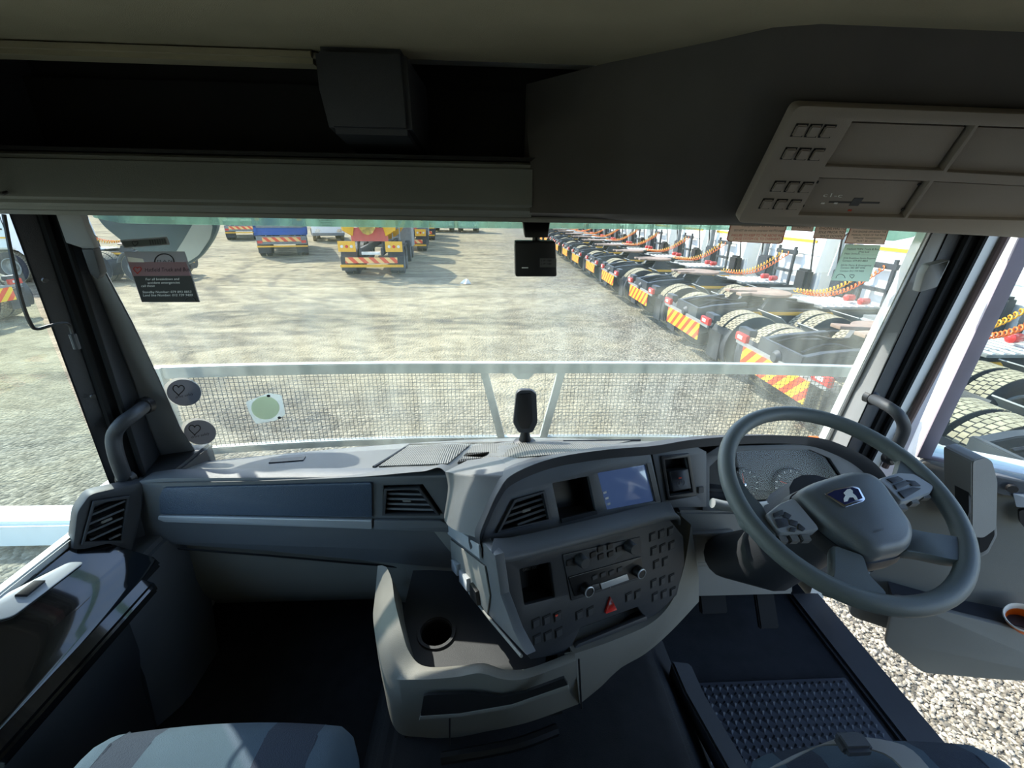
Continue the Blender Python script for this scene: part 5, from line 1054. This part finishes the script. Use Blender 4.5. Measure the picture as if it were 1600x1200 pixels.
# ================================================================== mixer trucks (rear at y=0, heading +y)
def rot90(o):   # helper: tyres in a truck heading +y
    pass
def ytyre(parent, c, w=.27):
    t = MB().lathe([(.29, -w*.42), (.36, -w*.5), (.46, -w*.5), (.505, -w*.44), (.515, -w*.36), (.515, w*.36), (.505, w*.44), (.46, w*.5), (.36, w*.5), (.29, w*.42)], c, (1, 0, 0), 32, cap=False).mk('tyre', M['tyre'], parent, smooth=40)
    s = -1 if c[0] < 0 else 1
    MB().lathe([(.295, -.02), (.295, w*.44), (.25, w*.1), (.13, w*.36), (.06, w*.40)], c, (s, 0, 0), 20).mk('rim', M['chassis_grey'], t)
def mixer():
    r_ = empty('mixer_truck', (0, 0, 0))
    for s in (-1, 1):
        MB().bb(s*.42-.05, s*.42+.05, .1, 8.6, .8, 1.08).mk('chassis_rail', M['chassis'], r_)
        for ya in (.95, 2.35):
            for xx in (1.08, .76): ytyre(r_, (s*xx, ya, .515))
        for ya in (5.4, 7.2): ytyre(r_, (s*1.06, ya, .515))
        for ya in (.95, 2.35):
            MB().loft([[(s*.92-.32, ya+.6*math.cos(a), .515+.6*math.sin(a)), (s*.92+.32, ya+.6*math.cos(a), .515+.6*math.sin(a)), (s*.92+.32, ya+.62*math.cos(a), .515+.62*math.sin(a)), (s*.92-.32, ya+.62*math.cos(a), .515+.62*math.sin(a))] for a in np.linspace(R(10), R(170), 12)]).mk('mudguard', M['chassis'], r_)
        MB().bb(s*.9-.33, s*.9+.33, .0, .03, .95, 1.35).mk('lamp_panel', M['amber'], r_)
        lpn = r_.children[-1]
        for k in (-.18, .0, .18): MB().lathe([(.06, 0), (.05, .02)], (s*.9+k, -.0, 1.15), (0, -1, 0), 12).mk('lamp', M['red'] if k == 0 else M['cream'], lpn)
        MB().bb(s*.95-.28, s*.95+.28, .22, .25, .2, .75).mk('mudflap', M['chassis'], r_)
        MB().tube([(s*.5, .25, 1.05), (s*.32, .35, 2.6)], .06, 8).mk('pedestal_leg', M['chassis'], r_)
    MB().bb(-1.0, 1.0, -.06, -.03, .52, .74).mk('chevron_bar', M['chevx'], r_)
    MB().bb(-1.22, 1.22, -.04, .0, .36, .46).mk('bumper_bar', M['yellow'], r_)
    MB().bb(-.7, .7, .05, .12, 1.35, 1.85).mk('rear_frame', mat('faded_red', (196, 92, 80), .6), r_)
    MB().bb(-.35, .35, -.08, .05, .85, .95).mk('number_plate', M['cream'], r_)
    # drum
    ax = np.array((0, .975, -.22)); MB().lathe([(.45, 0), (.6, .05), (1.15, 1.7), (1.2, 2.6), (1.15, 3.6), (.75, 4.9), (.5, 5.0)], (0, .7, 3.05), ax, 36).mk('drum', M['yellow'], r_, smooth=40)
    MB().lathe([(1.19, 0), (1.23, .02), (1.23, .12), (1.19, .14)], np.array((0, .7, 3.05))+ax*2.0, ax, 36).mk('drum_band', M['chassis_grey'], r_)
    MB().lathe([(.5, -.02), (.44, -.03), (.3, .25)], (0, .7, 3.05), ax, 24).mk('drum_mouth', M['chassis'], r_)
    # hopper and swivelling chute
    for s in (-1, 1): MB().prism([(s*.62, .0, 1.55), (s*.95, -.05, 1.75), (s*1.1, .1, 3.1), (s*.95, .6, 3.3), (s*.35, .6, 3.0), (s*.45, .0, 2.3)], (s*.06, .05, 0)).mk('hopper_side', M['yellow'], r_)
    MB().loft([[(x*w_, y, z) for x in (-1, -.6, 0, .6, 1) for y, z in [(yy, zz-(.0 if abs(x) == 1 else .18 if abs(x) > .5 else .25))]] for w_, yy, zz in ((.55, .35, 2.6), (.42, -.1, 2.2), (.3, -.35, 1.85))], closed=False).mk('chute', mat('worn_yellow', (176, 140, 52), .6, var=.4, vscale=8), r_)
    MB().bb(-.85, .85, .0, .1, 3.3, 3.42).mk('hopper_ring', M['yellow'], r_)
    for s in (-.08, .2): MB().tube([(.95+s, .1, 1.4), (.95+s, .3, 3.3)], .02, 6).mk('ladder_stile', M['chassis_grey'], r_)
    for k in range(6): MB().tube([(.87, .1+k*.035, 1.5+k*.32), (1.15, .1+k*.035, 1.5+k*.32)], .015, 5).mk('ladder_rung', M['chassis_grey'], r_)
    MB().lathe([(.05, 0), (.3, .04), (.3, .9), (.05, .94)], (.0, 6.1, 1.5), (0, 1, 0), 18).mk('water_tank', M['yellow'], r_)
    cbp = [(6.5, 1.0), (6.5, 3.0), (6.75, 3.15), (8.2, 3.15), (8.65, 2.8), (8.85, 2.0), (8.9, .5), (6.5, .6)]
    cb = MB().prism([(-1.2, y, z) for y, z in cbp], (2.4, 0, 0)).mk('cab_body', M['chassis_grey'], r_, bevel=.05, seg=3)
    for s in (-1, 1):
        MB().prism([(s*1.205-.006, 7.3, 2.0), (s*1.205-.006, 7.3, 2.7), (s*1.205-.006, 8.2, 2.7), (s*1.205-.006, 8.5, 2.0)], (.012, 0, 0)).mk('side_window', M['dglass'], cb)
        MB().bb(s*1.42-.12, s*1.42+.12, 8.5, 8.66, 1.9, 2.6).mk('mirror', M['black'], cb, bevel=.04)
    return r_
mx = mixer(); mx.location = (-4.86, 18.2, 0); mx.rotation_euler = (0, 0, R(6)); tag(mx, 'yellow concrete mixer truck seen from behind with red chevron bar, nearest of three', 'truck', 'mixer trucks')
for lx, ly, lb in ((-5.35, 28.6, 'second mixer truck in line behind the nearest yellow mixer'), (-6.05, 39.0, 'farthest mixer truck in the line beyond the yellow mixers')):
    o = copy_tree(mx); o.location = (lx, ly, 0); o.rotation_euler = (0, 0, R(6)); tag(o, lb, 'truck', 'mixer trucks')
# ================================================================== blue tipper and the flatbed far left
def tipper(name, body, ht, chev):
    r_ = empty(name, (0, 0, 0))
    for s in (-1, 1):
        MB().bb(s*.42-.05, s*.42+.05, .1, 8.0, .8, 1.08).mk('chassis_rail', M['chassis'], r_)
        for ya in (1.0, 2.4, 6.6):
            for xx in ((1.08, .76) if ya < 5 else (1.06,)): ytyre(r_, (s*xx, ya, .515))
        MB().bb(s*.92-.3, s*.92+.3, .3, .33, .2, .8).mk('mudflap', M['chassis'], r_)
        MB().bb(s*1.05-.12, s*1.05+.12, -.05, .0, .72, .86).mk('tail_light', M['red'], r_)
    MB().bb(-1.2, 1.2, -.04, .02, .66, 1.08).mk('rear_panel', M['chassis_grey'], r_)
    MB().bb(-.92, .92, -.06, -.04, .80, 1.02).mk('chevron_bar', chev, r_)
    MB().bb(-1.22, 1.22, -.05, .0, .52, .60).mk('bumper_bar', M['amber'], r_)
    if ht > .5:
        bd_ = MB().bb(-1.24, 1.24, .0, 5.6, 1.12, 1.12+ht).mk('tipper_body', body, r_, bevel=.02)
        for zz in (1.14, 1.5, 1.12+ht-.14): MB().bb(-1.25, 1.25, -.05, .02, zz, zz+.1).mk('tailgate_rail', M['chassis_grey'] if zz == 1.5 else body, bd_)
        for xx in (-1.17, 1.17): MB().bb(xx-.07, xx+.07, -.05, .02, 1.12, 1.12+ht).mk('tailgate_post', body, bd_)
        MB().bb(.86, 1.08, -.07, -.04, 1.85, 2.05).mk('amber_reflector', M['orange'], bd_)
        MB().bb(-1.08, -.90, -.07, -.04, 1.85, 2.05).mk('amber_reflector', M['orange'], bd_)
        for s in (-1, 1):
            for k in range(7): MB().bb(s*1.26-.03, s*1.26+.03, .4+k*.75, .5+k*.75, 1.14, 1.1+ht).mk('side_rib', body, bd_)
    else:
        MB().bb(-1.24, 1.24, .0, 5.6, 1.12, 1.12+ht).mk('flat_deck', body, r_, bevel=.02)
        MB().bb(-1.2, 1.2, 5.4, 5.6, 1.2, 2.6).mk('headboard', body, r_)
    cb = MB().prism([(-1.2, y, z) for y, z in [(5.8, .8), (5.8, 2.9), (6.1, 3.1), (7.4, 3.1), (7.8, 2.7), (8.0, 2.0), (8.05, .5), (5.8, .6)]], (2.4, 0, 0)).mk('cab_body', M['white'], r_, bevel=.05, seg=3)
    for s in (-1, 1): MB().bb(s*1.42-.12, s*1.42+.12, 7.6, 7.76, 1.9, 2.6).mk('mirror', M['black'], cb, bevel=.04)
    return r_
bt = tipper('tipper_truck', M['blue'], 1.9, M['chevx']); bt.location = (-11.22, 24.9, 0); bt.rotation_euler = (0, 0, R(21)); tag(bt, 'blue tipper truck seen from behind with orange chevron bar', 'truck')
ft = tipper('flatbed_truck', M['chassis_grey'], .3, M['chevx']); ft.location = (-19.2, 36.5, 0); ft.rotation_euler = (0, 0, R(26)); tag(ft, 'grey flatbed truck with chevron bar at the far left, beside the mirror', 'truck')

# ---- small things on the lot
pp = at(728, 443, z=0); a = []
n_ = 12; pv = [(pp[0]+random.uniform(.1, .25)*math.cos(k*2*math.pi/n_)*1.1, pp[1]+random.uniform(.1, .25)*math.sin(k*2*math.pi/n_), .01) for k in range(n_)]
tv = [(pp[0]+(x-pp[0])*.55, pp[1]+(y-pp[1])*.55, random.uniform(.08, .2)) for x, y, z in pv]
mk('crumpled_paper', pv+tv+[(pp[0], pp[1], .16)], [(i, (i+1) % n_, n_+(i+1) % n_, n_+i) for i in range(n_)]+[(n_+i, n_+(i+1) % n_, 2*n_) for i in range(n_)], M['cream'], smooth=0, label='crumpled white litter on the gravel in front of the mixer', cat='litter')
ka = at(50, 803, z=.25)
tag(MB().bb(-9.5, -3.4, ka[1]-.12, ka[1]+.14, 0, .25).mk('parking_kerb', M['white'], None, bevel=.03), 'long white painted kerb on the gravel outside the left window', 'kerb')
